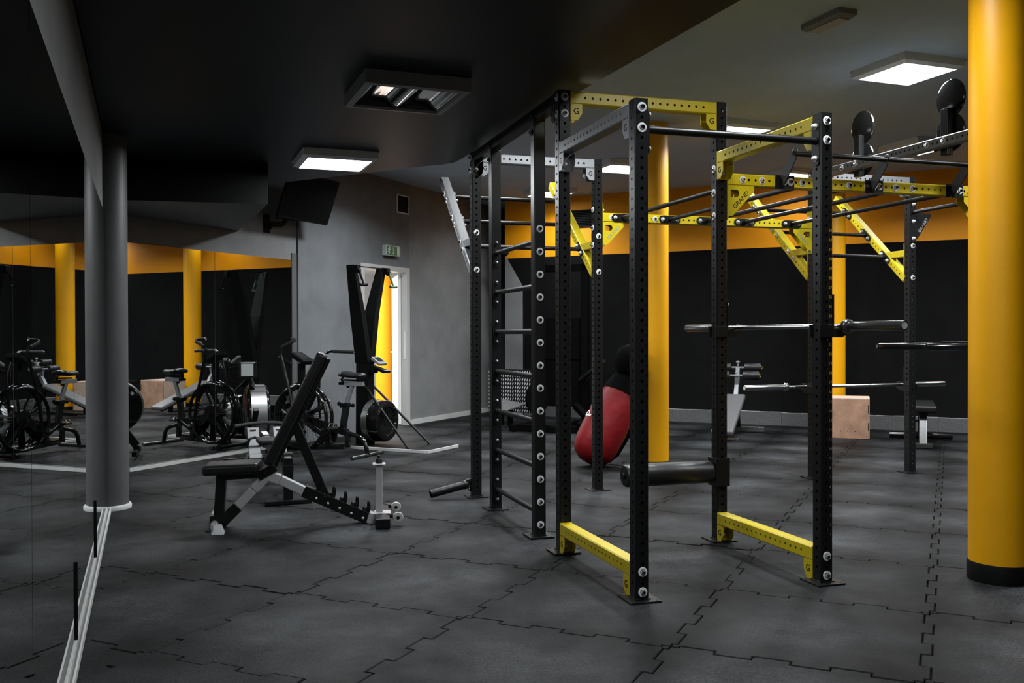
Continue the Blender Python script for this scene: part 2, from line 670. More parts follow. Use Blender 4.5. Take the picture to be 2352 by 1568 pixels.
# ---- back wall: black below, orange band above, grey slash at its left end
mb = MB()
L = (BWB - BWA).length
ZO = 2.555


def bq(x0, x1, z0, z1, mi):
    mb.quad(bw(x0, 0, z0), bw(x1, 0, z0), bw(x1, 0, z1), bw(x0, 0, z1), mi)


bq(0, L, ZO, HC, 1)
bq(0.32, L, -0.02, ZO, 0)
mb.add([bw(0, 0, -0.02), bw(0.32, 0, -0.02), bw(0.32, 0, 2.10), bw(0.04, 0, ZO), bw(0, 0, ZO)], [(0, 1, 2, 3, 4)], 2)
mb.add([bw(0.32, 0, 2.10), bw(0.32, 0, ZO), bw(0.04, 0, ZO)], [(0, 1, 2)], 0)
mb.quad(BWA - Z * .02, BWA + Z * HC, w2(SEND) + Z * HC, w2(SEND) - Z * .02, 2)
c = [bw(0, -0.15), bw(L, -0.15)]
mb.quad(c[0] - Z * .02, c[1] - Z * .02, c[1] + Z * HC, c[0] + Z * HC, 0)
struct(mb.build('wall_back', [WALLB, ORANGE, WALLG]), 'black back wall with an orange band along the top', 'wall')

# right end wall, out of the photograph but seen by the mirrors
mb = MB()
mb.bar(V((11.0, 9.96, HC / 2)), V((8.9, 5.7, HC / 2)), 0.1, HC)
struct(mb.build('wall_right', WALLB), 'black end wall on the far side of the hall', 'wall')

# ---- ceilings
mb = MB()
mb.box((-6, -3.0, HC), (13, 18, HC + 0.1))
struct(mb.build('ceiling', CEILH), 'grey upper ceiling over the rig', 'ceiling')
edge0, edge1 = V((3.29, -1.6)), V((-0.46, 8.20))
sof = [edge0, edge1, V((-0.51, 8.31)), V((-0.62, 8.40)), V((-0.76, 8.47)), w2(0.98).xy, C12.xy, m1(-9.3).xy]
mb = MB()
n = len(sof)
mb.add([(p.x, p.y, HS) for p in sof] + [(p.x, p.y, HC) for p in sof], [tuple(range(n))[::-1], tuple(range(n, 2 * n))] + [(i, (i + 1) % n, n + (i + 1) % n, n + i) for i in range(n)])
struct(mb.build('ceiling_soffit', CEILL), 'black lowered ceiling along the left side', 'ceiling')
mb = MB()
duct = [m1(1.05), V((-2.145, 8.30, 0)), w2(1.55), C12]
n = len(duct)
mb.add([(p.x, p.y, HD) for p in duct] + [(p.x, p.y, HS) for p in duct], [tuple(range(n))[::-1], tuple(range(n, 2 * n))] + [(i, (i + 1) % n, n + (i + 1) % n, n + i) for i in range(n)])
mb.mi[0] = 1  # underside painted grey for the light bounced up from the floor
struct(mb.build('ceiling_beam', [DUCT, COLG]), 'black boxed beam over the mirrors', 'beam')

# ---- mirrors (panes are parts) with rails
MT = 2.215


def mirror(name, label, fn, s_list, nd):
    r = thing(name, label, 'mirror', fn(s_list[0]))
    for a, b in zip(s_list[:-1], s_list[1:]):
        m = MB()
        p = [fn(a + 0.003, 0.002), fn(b - 0.003, 0.002), fn(b - 0.003, 0.008), fn(a + 0.003, 0.008)]
        p = [q - fn(s_list[0]) for q in p]
        m.add([q + Z * z for z in (0.035, MT) for q in p], [(3, 2, 1, 0), (4, 5, 6, 7), (0, 1, 5, 4), (1, 2, 6, 5), (2, 3, 7, 6), (3, 0, 4, 7)])
        m.build('mirror_pane', MIRR, r)
    return r


mir1 = mirror('wall_mirror', 'tall mirror of wide panes beside the grey column, at the left edge', m1, [-8.2, -6.45, -4.86, -3.27, -1.68, -0.02], M1N)
mir2 = mirror('wall_mirror', 'tall mirror of two panes between the grey column and the door wall', w2, [-0.06, 1.185, 2.47], W2N)
for s in (-3.27, -1.68):     # black joint strips at the foot of the near mirror
    m = MB()
    m.bar(m1(s, 0.012, 0.03) - m1(-8.2), m1(s, 0.012, 0.36) - m1(-8.2), 0.012, 0.008, up=M1N)
    m.build('joint_strip', BLACKM, mir1)


def rail(name, fn, s0, s1, lab):
    m = MB()
    for a, b, z0, z1 in ((-0.0, 0.014, 0.0, 0.030), (0.014, 0.030, 0.0, 0.016), (0.030, 0.038, 0.0, 0.036)):
        c = [fn(s0, a), fn(s1, a), fn(s1, b), fn(s0, b)]
        m.add([q + Z * z for z in (z0, z1) for q in c], [(3, 2, 1, 0), (4, 5, 6, 7), (0, 1, 5, 4), (1, 2, 6, 5), (2, 3, 7, 6), (3, 0, 4, 7)])
    return struct(m.build(name, TRIML), lab, 'trim')


rail('trim_1', m1, -8.2, -0.02, 'light metal rail under the near mirror')
rail('trim_2', w2, 0.0, 2.47, 'light metal rail under the far mirror')
m = MB()
wallbox(m, 2.472, 2.560, 0.0, 2.30, 0.0, 0.012)
struct(m.build('trim_3', ARMG), 'pale upright strip at the end of the far mirror', 'trim')
m = MB()
c = [w2(5.13, 0.0), w2(SEND - .05, 0.0), w2(SEND - .05, 0.022), w2(5.13, 0.022)]
m.add([q + Z * z for z in (0.0, 0.075) for q in c], [(3, 2, 1, 0), (4, 5, 6, 7), (0, 1, 5, 4), (1, 2, 6, 5), (2, 3, 7, 6), (3, 0, 4, 7)])
struct(m.build('baseboard_left', TRIML, bevel=0.004), 'pale skirting right of the doorway', 'baseboard')
m = MB()
random.seed(3)
x = 0.35
while x < L - 0.1:      # rubber skirting strips; ragged top edges painted pale as if catching light
    x1 = min(x + 1.02, L)
    c = [bw(x, 0.001), bw(x1 - 0.004, 0.001), bw(x1 - 0.004, 0.024), bw(x, 0.024)]
    h = 0.185 + random.uniform(-0.006, 0.006)
    m.add([q + Z * z for z in (0.0, h) for q in c], [(3, 2, 1, 0), (4, 5, 6, 7), (0, 1, 5, 4), (1, 2, 6, 5), (2, 3, 7, 6), (3, 0, 4, 7)])
    t0 = x
    while t0 < x1 - 0.02:
        t1 = min(t0 + random.uniform(0.06, 0.2), x1 - 0.004)
        hh = h + random.uniform(0.001, 0.007)
        c = [bw(t0, 0.004), bw(t1, 0.004), bw(t1, 0.024), bw(t0, 0.024)]
        m.add([q + Z * z for z in (h, hh) for q in c], [(3, 2, 1, 0), (4, 5, 6, 7), (0, 1, 5, 4), (1, 2, 6, 5), (2, 3, 7, 6), (3, 0, 4, 7)], 1)
        t0 = t1
    x = x1
struct(m.build('baseboard_back', [BASEB, TRIML]), 'grey rubber skirting along the black back wall', 'baseboard')

# ---- door: frame, leaf standing open, room behind
m = MB()
for s0, s1, z0, z1 in ((D0 - 0.05, D0 + 0.035, 0, DH + 0.035), (D1 - 0.035, D1 + 0.045, 0, DH + 0.035), (D0 + 0.035, D1 - 0.035, DH - 0.035, DH + 0.035)):
    wallbox(m, s0, s1, z0, z1, -0.15, 0.016)
door = struct(m.build('door_1', FRAMEG, bevel=0.004), 'pale grey door frame under the green exit sign', 'door')
m = MB()
lp = w2(D1 - 0.06, -0.10)
ld = V((-0.215, 0.977, 0))
m.bar(lp + Z * 1.10, lp + ld * 0.98 + Z * 1.10, 0.042, 2.16)
leaf = m.build('door_leaf', WHITE, door, bevel=0.003)
m = MB()
m.cyl(lp + ld * 0.9 + Z * 1.05 - W2D * 0.02, lp + ld * 0.9 + Z * 1.05 - W2D * 0.07, 0.01)
m.bar(lp + ld * 0.9 + Z * 1.05 - W2D * 0.07, lp + ld * 0.78 + Z * 1.05 - W2D * 0.07, 0.015, 0.02)
m.build('door_handle', ZINC, leaf, bevel=0.002)
m = MB()
m.bar(w2(D1 - 0.036, -0.02, 0.96), w2(D1 - 0.036, -0.02, 1.36), 0.03, 0.012, up=W2D)
m.build('strike_plate', ZINC, door)
m = MB()
c = [w2(2.0, -0.14), w2(12.5, -0.14), w2(12.5, -5.6), w2(2.0, -5.6)]
m.quad(*[q + Z * -0.001 for q in c], 0)
m.quad(*[q + Z * 2.75 for q in c], 1)
for i in range(1, 4):
    a, b = c[i], c[(i + 1) % 4]
    m.quad(a, b, b + Z * 2.75, a + Z * 2.75, 1)
m.quad(w2(5.2, -0.141), w2(12.5, -0.141), w2(12.5, -0.141, 2.75), w2(5.2, -0.141, 2.75), 1)
TILEF = mat('pale_floor', (0.55, 0.54, 0.53), 0.3)
struct(m.build('wall_next_room', [TILEF, WHITE]), 'white room seen through the doorway', 'wall')
ld_ = bpy.data.lights.new('next_room_light', 'AREA')
ld_.shape = 'RECTANGLE'
ld_.size, ld_.size_y = 2.5, 2.5
ld_.energy = 330
lo = bpy.data.objects.new('next_room_light', ld_)
C.objects.link(lo)
lo.location = w2(5.6, -2.6, 2.70)


# ---- columns
def column(cx, cy, r, h, m, label, base=None, clip=None):
    b = MB()
    b.lathe((cx, cy, 0.0), Z, [(r, 0.0), (r, h)], 48)
    o = struct(b.build('column', m, smooth=True), label, 'column')
    if base:
        bm_, h0, dr = base
        b = MB()
        b.lathe((cx, cy, 0.0), Z, [(r + dr, 0.0), (r + dr, h0 - 0.006), (r + dr * .5, h0), (r, h0)], 48)
        b.build('column_base', bm_, o, smooth=True)
    return o


column(2.62, 5.05, 0.158, HC, COLY, 'large yellow column with a black foot at the right edge', (BLACKM, 0.098, 0.006))
column(1.474, 9.84, 0.160, HC, COLY, 'yellow column behind the rig beside the red bag')
column(4.30, 12.62, 0.160, HC, COLY, 'yellow column behind the wooden box', (BLACKM, 0.06, 0.004))
gc = m1(0.16, 0.0)
b = MB()
b.lathe((gc.x, gc.y, 0.0), Z, [(0.159, 0.0), (0.159, HS)], 48)
gcol = struct(b.build('column', COLG, smooth=True), 'dark grey column standing against the mirrors', 'column')
b = MB()
b.lathe((gc.x, gc.y, 0.0), Z, [(0.178, 0.0), (0.180, 0.022), (0.174, 0.033), (0.159, 0.036)], 48)
b.build('column_base', TRIML, gcol, smooth=True)
column(-2.37, 17.4, 0.150, 2.75, ORANGE, 'orange column in the white room beyond the doorway')
b = MB()
b.box((-0.1, -0.5, 0.0), (1.2, 0.4, 0.42))
b.box((-0.1, 0.25, 0.42), (1.2, 0.5, 0.95))
b.box((-0.1, -0.5, 0.42), (0.1, 0.3, 0.64))
sofa = b.build('sofa', SOFA, bevel=0.05, smooth=True)
sofa.location = (-2.15, 18.25, 0)
sofa.rotation_euler = (0, 0, radians(-12))
tag(sofa, 'dark sofa in the white room beyond the doorway', 'sofa')

# ------------------------------------------------------------------ ceiling lamps
RZ = radians(20.8)


def lamp_lit(label, x, y, z, power=LAMP_W, rz=RZ, seen=True):
    r = thing('ceiling_lamp', label, 'lamp', (x, y, z), rz, 'square ceiling lamps')
    b = MB()
    h, q, d = 0.305, 0.262, 0.075
    b.add([(-h, -h, 0), (h, -h, 0), (h, h, 0), (-h, h, 0), (-h, -h, -d * .75), (h, -h, -d * .75), (h, h, -d * .75), (-h, h, -d * .75),
           (-q, -q, -d), (q, -q, -d), (q, q, -d), (-q, q, -d), (-q, -q, -d + .01), (q, -q, -d + .01), (q, q, -d + .01), (-q, q, -d + .01)],
          [(0, 1, 5, 4), (1, 2, 6, 5), (2, 3, 7, 6), (3, 0, 4, 7), (4, 5, 9, 8), (5, 6, 10, 9), (6, 7, 11, 10), (7, 4, 8, 11), (8, 9, 13, 12), (9, 10, 14, 13), (10, 11, 15, 14), (11, 8, 12, 15), (0, 3, 2, 1)])
    b.build('housing', LAMPB, r)
    b = MB()
    b.quad((-q, -q, -d + .006), (-q, q, -d + .006), (q, q, -d + .006), (q, -q, -d + .006))
    b.build('diffuser', LAMPON, r)
    for i, j in ((-1, -1), (1, -1), (1, 1), (-1, 1)):
        b = MB()
        b.lathe((i * h, j * h, -0.012), (i, j, 0), [(0.012, -0.01), (0.012, 0.006), (0.0, 0.010)], 8)
        b.build('clip', ZINC, r)
    li = bpy.data.lights.new('lamp_light', 'AREA')
    li.shape = 'SQUARE'
    li.size = 0.50
    li.energy = power
    li.color = (0.92, 0.97, 1.0)
    li.spread = radians(180 if z < 3 else 150)
    lo = bpy.data.objects.new('lamp_light', li)
    C.objects.link(lo)
    lo.parent = r
    lo.location = (0, 0, -d - 0.012)
    return r


lamp_lit('lit lamp on the black soffit above the television', -1.496, 7.985, HS)
lamp_lit('large lit lamp on the upper ceiling beside the yellow column at the right edge', 3.227, 7.70, HC)
lamp_lit('lit lamp partly hidden behind the thick near pull-up bar', 2.35, 9.93, HC)
lamp_lit('lit lamp seen between two black uprights left of the second yellow column', 1.40, 12.10, HC)
lamp_lit('small distant lit lamp above the black wall vent', 0.58, 14.30, HC, LAMP_W * 0.4)
lamp_lit('lit lamp cut off by the edge of the black soffit, only a sliver showing', 0.81, 6.78, HC)
lamp_lit('lit lamp seen above the grey perforated beam with the black discs', 4.68, 10.85, HC)
lamp_lit('far lit lamp low behind the yellow monkey bar beam', 3.80, 12.75, HC, LAMP_W * 0.12)
for x, y, z, p in ((-0.93, 11.20, HC, 1.0), (-0.05, 9.00, HC, 0.35), (0.21, 3.53, HS, 0.35), (1.06, 1.30, HS, 0.6), (1.70, 4.58, HC, 0.5), (4.10, 5.50, HC, 1.0), (5.56, 8.65, HC, 1.0), (7.1, 11.6, HC, 0.5), (6.45, 6.45, HC, 0.8), (8.0, 9.4, HC, 0.5)):
    lamp_lit('square ceiling lamp outside the picture', x, y, z, LAMP_W * p)

# unlit lamp with bare reflector
r = thing('ceiling_lamp', 'unlit lamp with a bare curved reflector on the black soffit', 'lamp', (-0.643, 5.757, HS), RZ, 'square ceiling lamps')
b = MB()
h, q, d = 0.315, 0.275, 0.08
vs, fs = [], []
ring = ((h, 0), (h, -d), (q, -d - 0.004), (q - 0.006, -d + 0.012))
for a, z in ring:
    vs += [(-a, -a, z), (a, -a, z), (a, a, z), (-a, a, z)]
for k in range(3):
    for i in range(4):
        j = (i + 1) % 4
        fs.append((k * 4 + i, k * 4 + j, k * 4 + 4 + j, k * 4 + 4 + i))
fs.append((3, 2, 1, 0))
b.add(vs, fs)
b.build('housing', LAMPU, r)
b = MB()
N = 40
vs, fs = [], []
for i in range(N + 1):
    x = -q + 2 * q * i / N
    zz = -d + 0.012 + 0.030 * (0.5 - 0.5 * cos(4 * pi * i / N)) + 0.010 * (0.5 - 0.5 * cos(8 * pi * i / N))
    vs += [(x, -q, zz), (x, q, zz)]
    if i:
        k = 2 * i
        fs.append((k - 2, k, k + 1, k - 1))
b.add(vs, fs)
b.build('reflector', REFL, r, smooth=True)

# emergency light
r = thing('emergency_light', 'small unlit emergency light on the grey upper ceiling', 'light', (2.19, 6.52, HC), radians(20.8) + radians(90))
b = MB()
b.add([(-.20, -.075, 0), (.20, -.075, 0), (.20, .075, 0), (-.20, .075, 0), (-.20, -.075, -.035), (.20, -.075, -.035), (.20, .075, -.035), (-.20, .075, -.035), (-.175, -.055, -.055), (.175, -.055, -.055), (.175, .055, -.055), (-.175, .055, -.055)],
      [(0, 1, 5, 4), (1, 2, 6, 5), (2, 3, 7, 6), (3, 0, 4, 7), (4, 5, 9, 8), (5, 6, 10, 9), (6, 7, 11, 10), (7, 4, 8, 11), (0, 3, 2, 1), (8, 9, 10, 11)])
b.build('housing', LAMPU, r)
b = MB()
b.box((-.16, -.048, -.062), (.16, .048, -.0555))
b.build('diffuser', DIFF, r, bevel=0.003)

# ------------------------------------------------------------------ fittings on the door wall
def on_w2(s, z, off=0.0):
    return w2(s, off, z)


# exit sign
r = thing('exit_sign', 'green running man exit sign above the doorway', 'sign', on_w2(4.61, 2.49, 0.0))
sx, sy, sn = W2D, Z, W2N      # sign axes: along wall, up, out
b = MB()
b.bar(-sx * 0.18 + sn * 0.035, sx * 0.18 + sn * 0.035, 0.07, 0.145)
b.build('housing', SIGNW, r, bevel=0.006)
b = MB()
b.bar(-sx * 0.165 + sn * 0.072, sx * 0.09 + sn * 0.072, 0.004, 0.118)
b.build('green_panel', GREEN, r)
b = MB()
F = lambda x, y: (x, y)
o = sn * 0.0745
man = MB()
man.lathe(o - sx * 0.10 + sy * 0.040, sn, [(0.010, 0), (0.010, 0.001)], 12)
for pts, wd in (([(-0.103, 0.026), (-0.118, -0.004)], .017), ([(-0.118, -0.004), (-0.100, -0.022), (-0.108, -0.048)], .010), ([(-0.118, -0.004), (-0.136, -0.024), (-0.152, -0.020)], .010), ([(-0.103, 0.024), (-0.084, 0.010), (-0.074, 0.020)], .008), ([(-0.105, 0.024), (-0.130, 0.022), (-0.136, 0.004)], .008)):
    for a, c in zip(pts[:-1], pts[1:]):
        man.bar(o + sx * a[0] + sy * a[1], o + sx * c[0] + sy * c[1], wd, 0.002, up=sn)
man.bar(o + sx * -0.01 + sy * 0.05, o + sx * -0.01 - sy * 0.035, 0.007, 0.002, up=sn)
man.prism([(-0.027, -0.032), (0.007, -0.032), (-0.01, -0.052)], o, sx, sy, 0.001)
man.bar(o + sx * 0.112 + sy * 0.045, o + sx * 0.112 - sy * 0.045, 0.034, 0.002, up=sn)
man.build('pictogram', BADGE, r)


def vent(label, o, x, n, w, h, slats, mfr=LAMPB):
    r = thing('wall_vent', label, 'vent', o, 0)
    b = MB()
    for a, c, q in (((-w / 2, h / 2), (w / 2, h / 2), .018), ((-w / 2, -h / 2), (w / 2, -h / 2), .018), ((-w / 2, -h / 2), (-w / 2, h / 2), .018), ((w / 2, -h / 2), (w / 2, h / 2), .018)):
        b.bar(x * a[0] + Z * a[1] + n * .009, x * c[0] + Z * c[1] + n * .009, q, 0.018, up=n)
    b.build('frame', mfr, r)
    b = MB()
    b.bar(-x * w / 2 + n * 0.002, x * w / 2 + n * 0.002, 0.003, h)
    b.build('backing', DARKNUM, r)
    for k in range(slats):
        zz = -h / 2 + h * (k + .5) / slats
        b = MB()
        b.bar(-x * (w / 2 - .008) + Z * zz + n * .010, x * (w / 2 - .008) + Z * zz + n * .010, 0.014, 0.004, up=(Z * 0.7 + n * 0.7))
        b.build('slat', BLACKM, r)
    return r


vent('louvred vent high on the door wall above the exit sign', on_w2(4.955, 3.185), W2D, W2N, 0.31, 0.25, 9)
vent('black louvred vent on the orange band behind the ladder', bw(1.33, 0.0, 3.13), BWD, BWN, 0.72, 0.26, 10, BLACKM)

# small sensor in the corner by the orange band
b = MB()
b.bar(V((0, 0, 0)), BWN * 0.05, 0.02, 0.02)
b.lathe(BWN * 0.05 - BWD * .0, BWN * 1.0 + V((0, 0, -0.3)), [(0.02, 0), (0.035, 0.01), (0.035, 0.08), (0.025, 0.095), (0, 0.10)], 14)
o = b.build('corner_sensor', BLACKM, None, smooth=True)
o.location = bw(0.06, 0.0, 2.64)
tag(o, 'small black sensor at the left end of the orange band', 'sensor')

# television on its wall arm
tv = thing('television', 'black television tilted down on its arm high on the door wall', 'television', w2(2.03, 0.0, 2.60))
tl = radians(21)
ty = (Z * cos(tl) + W2N * sin(tl)).normalized()
tn = (W2N * cos(tl) - Z * sin(tl)).normalized()
t0 = w2(1.86, 0.27, 2.655) - w2(2.03, 0, 2.60)
b = MB()
b.prism([(0, 0), (0.93, 0), (0.93, 0.55), (0, 0.55)], t0, W2D, ty, 0.028)
b.prism([(0.08, 0.06), (0.85, 0.06), (0.85, 0.46), (0.08, 0.46)], t0 - tn * 0.035, W2D, ty, 0.036)
b.build('screen_case', BLACKM, tv, bevel=0.006)
b = MB()
b.prism([(0.02, 0.03), (0.91, 0.03), (0.91, 0.53), (0.02, 0.53)], t0 + tn * -0.0, W2D, ty, 0.0295)
b.build('screen', BLACKG, tv)
b = MB()
b.bar(Z * -0.10, Z * 0.12, 0.11, 0.02, up=W2N)
b.bar(V((0, 0, 0)), W2N * 0.14 + W2D * 0.12, 0.05, 0.05)
b.bar(W2N * 0.14 + W2D * 0.12, t0 + W2D * 0.4 + ty * 0.28 - tn * 0.03, 0.045, 0.05)
b.bar(t0 + W2D * 0.06 + ty * -0.01 - tn * 0.02, t0 + W2D * 0.36 + ty * -0.01 - tn * 0.02, 0.03, 0.03)
b.lathe(W2N * 0.06 - Z * 0.06, Z, [(0.02, 0), (0.02, 0.06)], 10)
b.build('wall_arm', BLACKM, tv, bevel=0.003)

# ------------------------------------------------------------------ the rig (local u, v, z; origin at the foot of the left front tall post)
TH = radians(17.29)
BW_, DAB, DAG = 1.063, 1.079, 2.033
RIG0 = V((0.3096, 5.7039, 0))
rig = thing('training_rig', 'large black and yellow steel training rig with monkey bars and ladder', 'exercise rig', RIG0, TH)
UX, VX = V((1, 0, 0)), V((0, 1, 0))


def rigw(u, v, z=0.0):
    return RIG0 + V((cos(TH) * u - sin(TH) * v, sin(TH) * u + cos(TH) * v, z))


PS, HT, HL = 0.075, 2.787, 2.478
PP = {'A': (0, 0, HT), 'B': (0, -DAB, HL), 'C': (BW_, -DAB, HL), 'D': (BW_, 0, HT), 'G': (0, DAG, HT), 'H': (BW_, DAG, HT),
      'I': (3 * BW_, DAG, HT), 'J': (4 * BW_, DAG, HT), 'K': (3 * BW_, 0, HT), 'L': (4 * BW_, 0, HT)}


def base_plate(parent):
    b = MB()
    b.box((-0.083, -0.083, 0.0), (0.083, 0.083, 0.008))
    b.box((-0.043, -0.043, 0.008), (0.043, 0.043, 0.013))
    for i in (-1, 1):
        for j in (-1, 1):
            b.lathe((i * 0.066, j * 0.066, 0.008), Z, [(0.008, 0), (0.008, 0.0006), (0, 0.0006)], 8, 1)
    return b.build('base_plate', [BLACK, DARKNUM], parent, bevel=0.0015, seg=1)


_PM = {}
UP = {}
for k, (u, v, h) in PP.items():
    hs = [0.035 + 0.05 * i for i in range(1, int((h - 0.03) / 0.05))]
    key = h
    if key not in _PM:
        mb = MB()
        perf(mb, (0, 0, 0.008), (0, 0, h), (0, 1, 0), PS, PS, side=[z - 0.008 for z in hs], top=[z - 0.008 for z in hs], caps=False)
        b2 = MB()
        o = raw(mb, 'upright', BLACK)
        _PM[key] = o.data
        bpy.data.objects.remove(o)
    p = link('upright', _PM[key], rig, (u, v, 0))
    UP[k] = p
    base_plate(p)

for k, m_ in (('A', DARKNUM), ('B', DARKNUM), ('C', None), ('D', DARKNUM)):
    groups = [(1, 35, m_)] if m_ else [(1, 15, GREYNUM), (16, 33, YELNUM), (34, 35, DARKNUM)]
    for lo_, hi_, mm in groups:
        mb = MB()
        for n_ in range(lo_, hi_ + 1):
            me = text_mesh(str(n_), 0.021, mm, 0.0003)
            base = len(mb.v)
            mb.add([(v.co.x + 0.0215, -PS / 2 - 0.0004, v.co.y + 0.210 + 0.05 * n_) for v in me.vertices], [tuple(f.vertices) for f in me.polygons])
        o = raw(mb, 'hole_numbers', mm, UP[k])
        o['kind'] = 'stuff'


def side_tab_bracket(parent, o, t, n, m, z_dir=-1):
    """end bracket of a crossbeam: plate on the post face with two G tabs under the beam. o: centre of beam at the post face, t: along the beam away from the post, n: across"""
    b = MB()
    o, t, n = V(o), V(t), V(n)
    b.bar(o + t * 0.003 + Z * 0.0385, o + t * 0.003 - Z * 0.140, 0.075, 0.006, up=t)
    poly = [(0.004, -0.0385), (0.075, -0.0385), (0.075, -0.095), (0.045, -0.138), (0.004, -0.138)]
    for s in (-1, 1):
        b.prism(poly, o + n * (s * 0.0365 - 0.002), t, Z, 0.004 if t.cross(Z).dot(n) > 0 else -0.004)
    return b.build('end_bracket', m, parent)


def crossbeam(name, a, c, z, m, bolts=True, holes='side', gl=DARKNUM, nut_end=True, letters=True, side_h=None):
    """beam between two posts at height z"""
    pa, pc = V((PP[a][0], PP[a][1], z)), V((PP[c][0], PP[c][1], z))
    t = (pc - pa).normalized()
    n = t.cross(Z)
    p0, p1 = pa + t * (PS / 2 + 0.006), pc - t * (PS / 2 + 0.006)
    Lb = (p1 - p0).length
    k = int((Lb - 0.16) / 0.05)
    st = (Lb - k * 0.05) / 2
    hs = [st + 0.05 * i for i in range(k + 1)] if side_h is None else side_h
    mb = MB()
    perf(mb, p0, p1, Z, PS, PS, side=hs, caps=False)
    bm_ = raw(mb, name, m, rig)
    for p, tt in ((pa + t * PS / 2, t), (pc - t * PS / 2, -t)):
        side_tab_bracket(bm_, p, tt, n, m)
        if letters:
            for s in (-1, 1):
                x = Z.cross(n * s)
                lettering('G', 0.052, gl, bm_, p + tt * 0.036 - Z * 0.084 + n * (s * 0.0392), x, Z)
    if bolts:
        for p, tt in ((pa - t * PS / 2, -t), (pc + t * PS / 2, t)):
            for dz in (0, -0.10):
                bolt(bm_, p + Z * dz, tt, roll=random.random())
        for p, tt in ((pa + t * (PS / 2 + 0.006), t), (pc - t * (PS / 2 + 0.006), -t)):
            bolt(bm_, p - Z * 0.10, tt, NUT, 'cap_nut')
    return bm_


crossbeam('crossbeam', 'A', 'D', 2.745, YEL)
crossbeam('crossbeam', 'B', 'A', 2.434, SILV)
crossbeam('crossbeam', 'C', 'D', 2.434, YEL)
crossbeam('base_beam', 'B', 'A', 0.145, YEL)
crossbeam('base_beam', 'C', 'D', 0.145, YEL)
crossbeam('crossbeam', 'A', 'G', 2.745, BLACK)
crossbeam('crossbeam', 'G', 'H', 2.745, LSILV)
crossbeam('crossbeam', 'I', 'J', 2.745, LSILV)
TB_ = crossbeam('crossbeam', 'K', 'I', 2.745, SILV)
crossbeam('crossbeam', 'K', 'L', 2.745, YEL)

# washers left loose on the near post face (rings of worn paint)
# ladder
EV, FV, EH = 0.4653, 1.4692, 2.700
for v in (EV, FV):
    mb = MB()
    mb.box((-PS / 2, -PS / 2, 0.008), (PS / 2, PS / 2, EH))
    p = mb.build('ladder_upright', BLACK, rig, bevel=0.005, loc=(0, v, 0))
    base_plate(p)
    mb = MB()
    for s in (-1, 1):
        mb.box((s * 0.0385 - 0.003, -0.036, 2.60), (s * 0.0385 + 0.003, 0.036, 2.775))
    mb.build('top_bracket', BLACK, p, bevel=0.002)
    for j in range(14):
        bolt(p, (0, -PS / 2, 0.081 + 0.1478 * j), (0, -1, 0), BOLT if v == EV else NUTD, 'bolt' if v == EV else 'cap_nut', random.random())
    for zz in (2.63, 2.74):
        bolt(p, (-0.0415, 0, zz), (-1, 0, 0), BOLTB)
for k in range(7):
    zz = 0.155 + 0.2955 * k
    mb = MB()
    mb.cyl((0, EV + PS / 2 + .004, zz), (0, FV - PS / 2 - .004, zz), 0.0175, seg=14)
    rg = mb.build('ladder_rung', BLACK, rig, smooth=True)
    for v, s in ((EV + PS / 2, 1), (FV - PS / 2, -1)):
        mb = MB()
        poly = [(0.03 * cos(a), 0.075 + 0.03 * sin(a)) for a in [pi * i / 8 for i in range(9)]] + [(0.03 * cos(a), -0.075 + 0.03 * sin(a)) for a in [pi + pi * i / 8 for i in range(9)]]
        mb.prism(poly, (0, v + s * 0.0005, zz), (-s, 0, 0), Z, 0.006)
        mb.build('rung_flange', BLACK, rg)


def slot_poly(L_, w_, n_=8):
    """stadium outline along x"""
    r_ = w_ / 2
    h_ = L_ / 2 - r_
    return [(h_ + r_ * cos(a), r_ * sin(a)) for a in [-pi / 2 + pi * i / n_ for i in range(n_ + 1)]] + [(-h_ + r_ * cos(a), r_ * sin(a)) for a in [pi / 2 + pi * i / n_ for i in range(n_ + 1)]]


# near pull-up bar between the two front posts
mb = MB()
mb.cyl((PS / 2 + .006, -DAB, 2.333), (BW_ - PS / 2 - .006, -DAB, 2.333), 0.0195, seg=20)
pb = mb.build('pull_up_bar', BLACK, rig, smooth=True)
for u, s in ((PS / 2, 1), (BW_ - PS / 2, -1)):
    mb = MB()
    mb.prism(slot_poly(0.25, 0.065), (u, -DAB, 2.325), Z, (0, -s, 0), 0.007)
    mb.build('bar_bracket', BLACK, pb)
    for dz in (0.085, -0.085):
        bolt(pb, (u + s * 0.007, -DAB, 2.325 + dz), (s, 0, 0), NUT, 'cap_nut')

# monkey bars: two yellow beams with gussets, black bars between
ZB = 2.302
UB = [0.22, 0.66, 1.02, 1.39, 1.87]


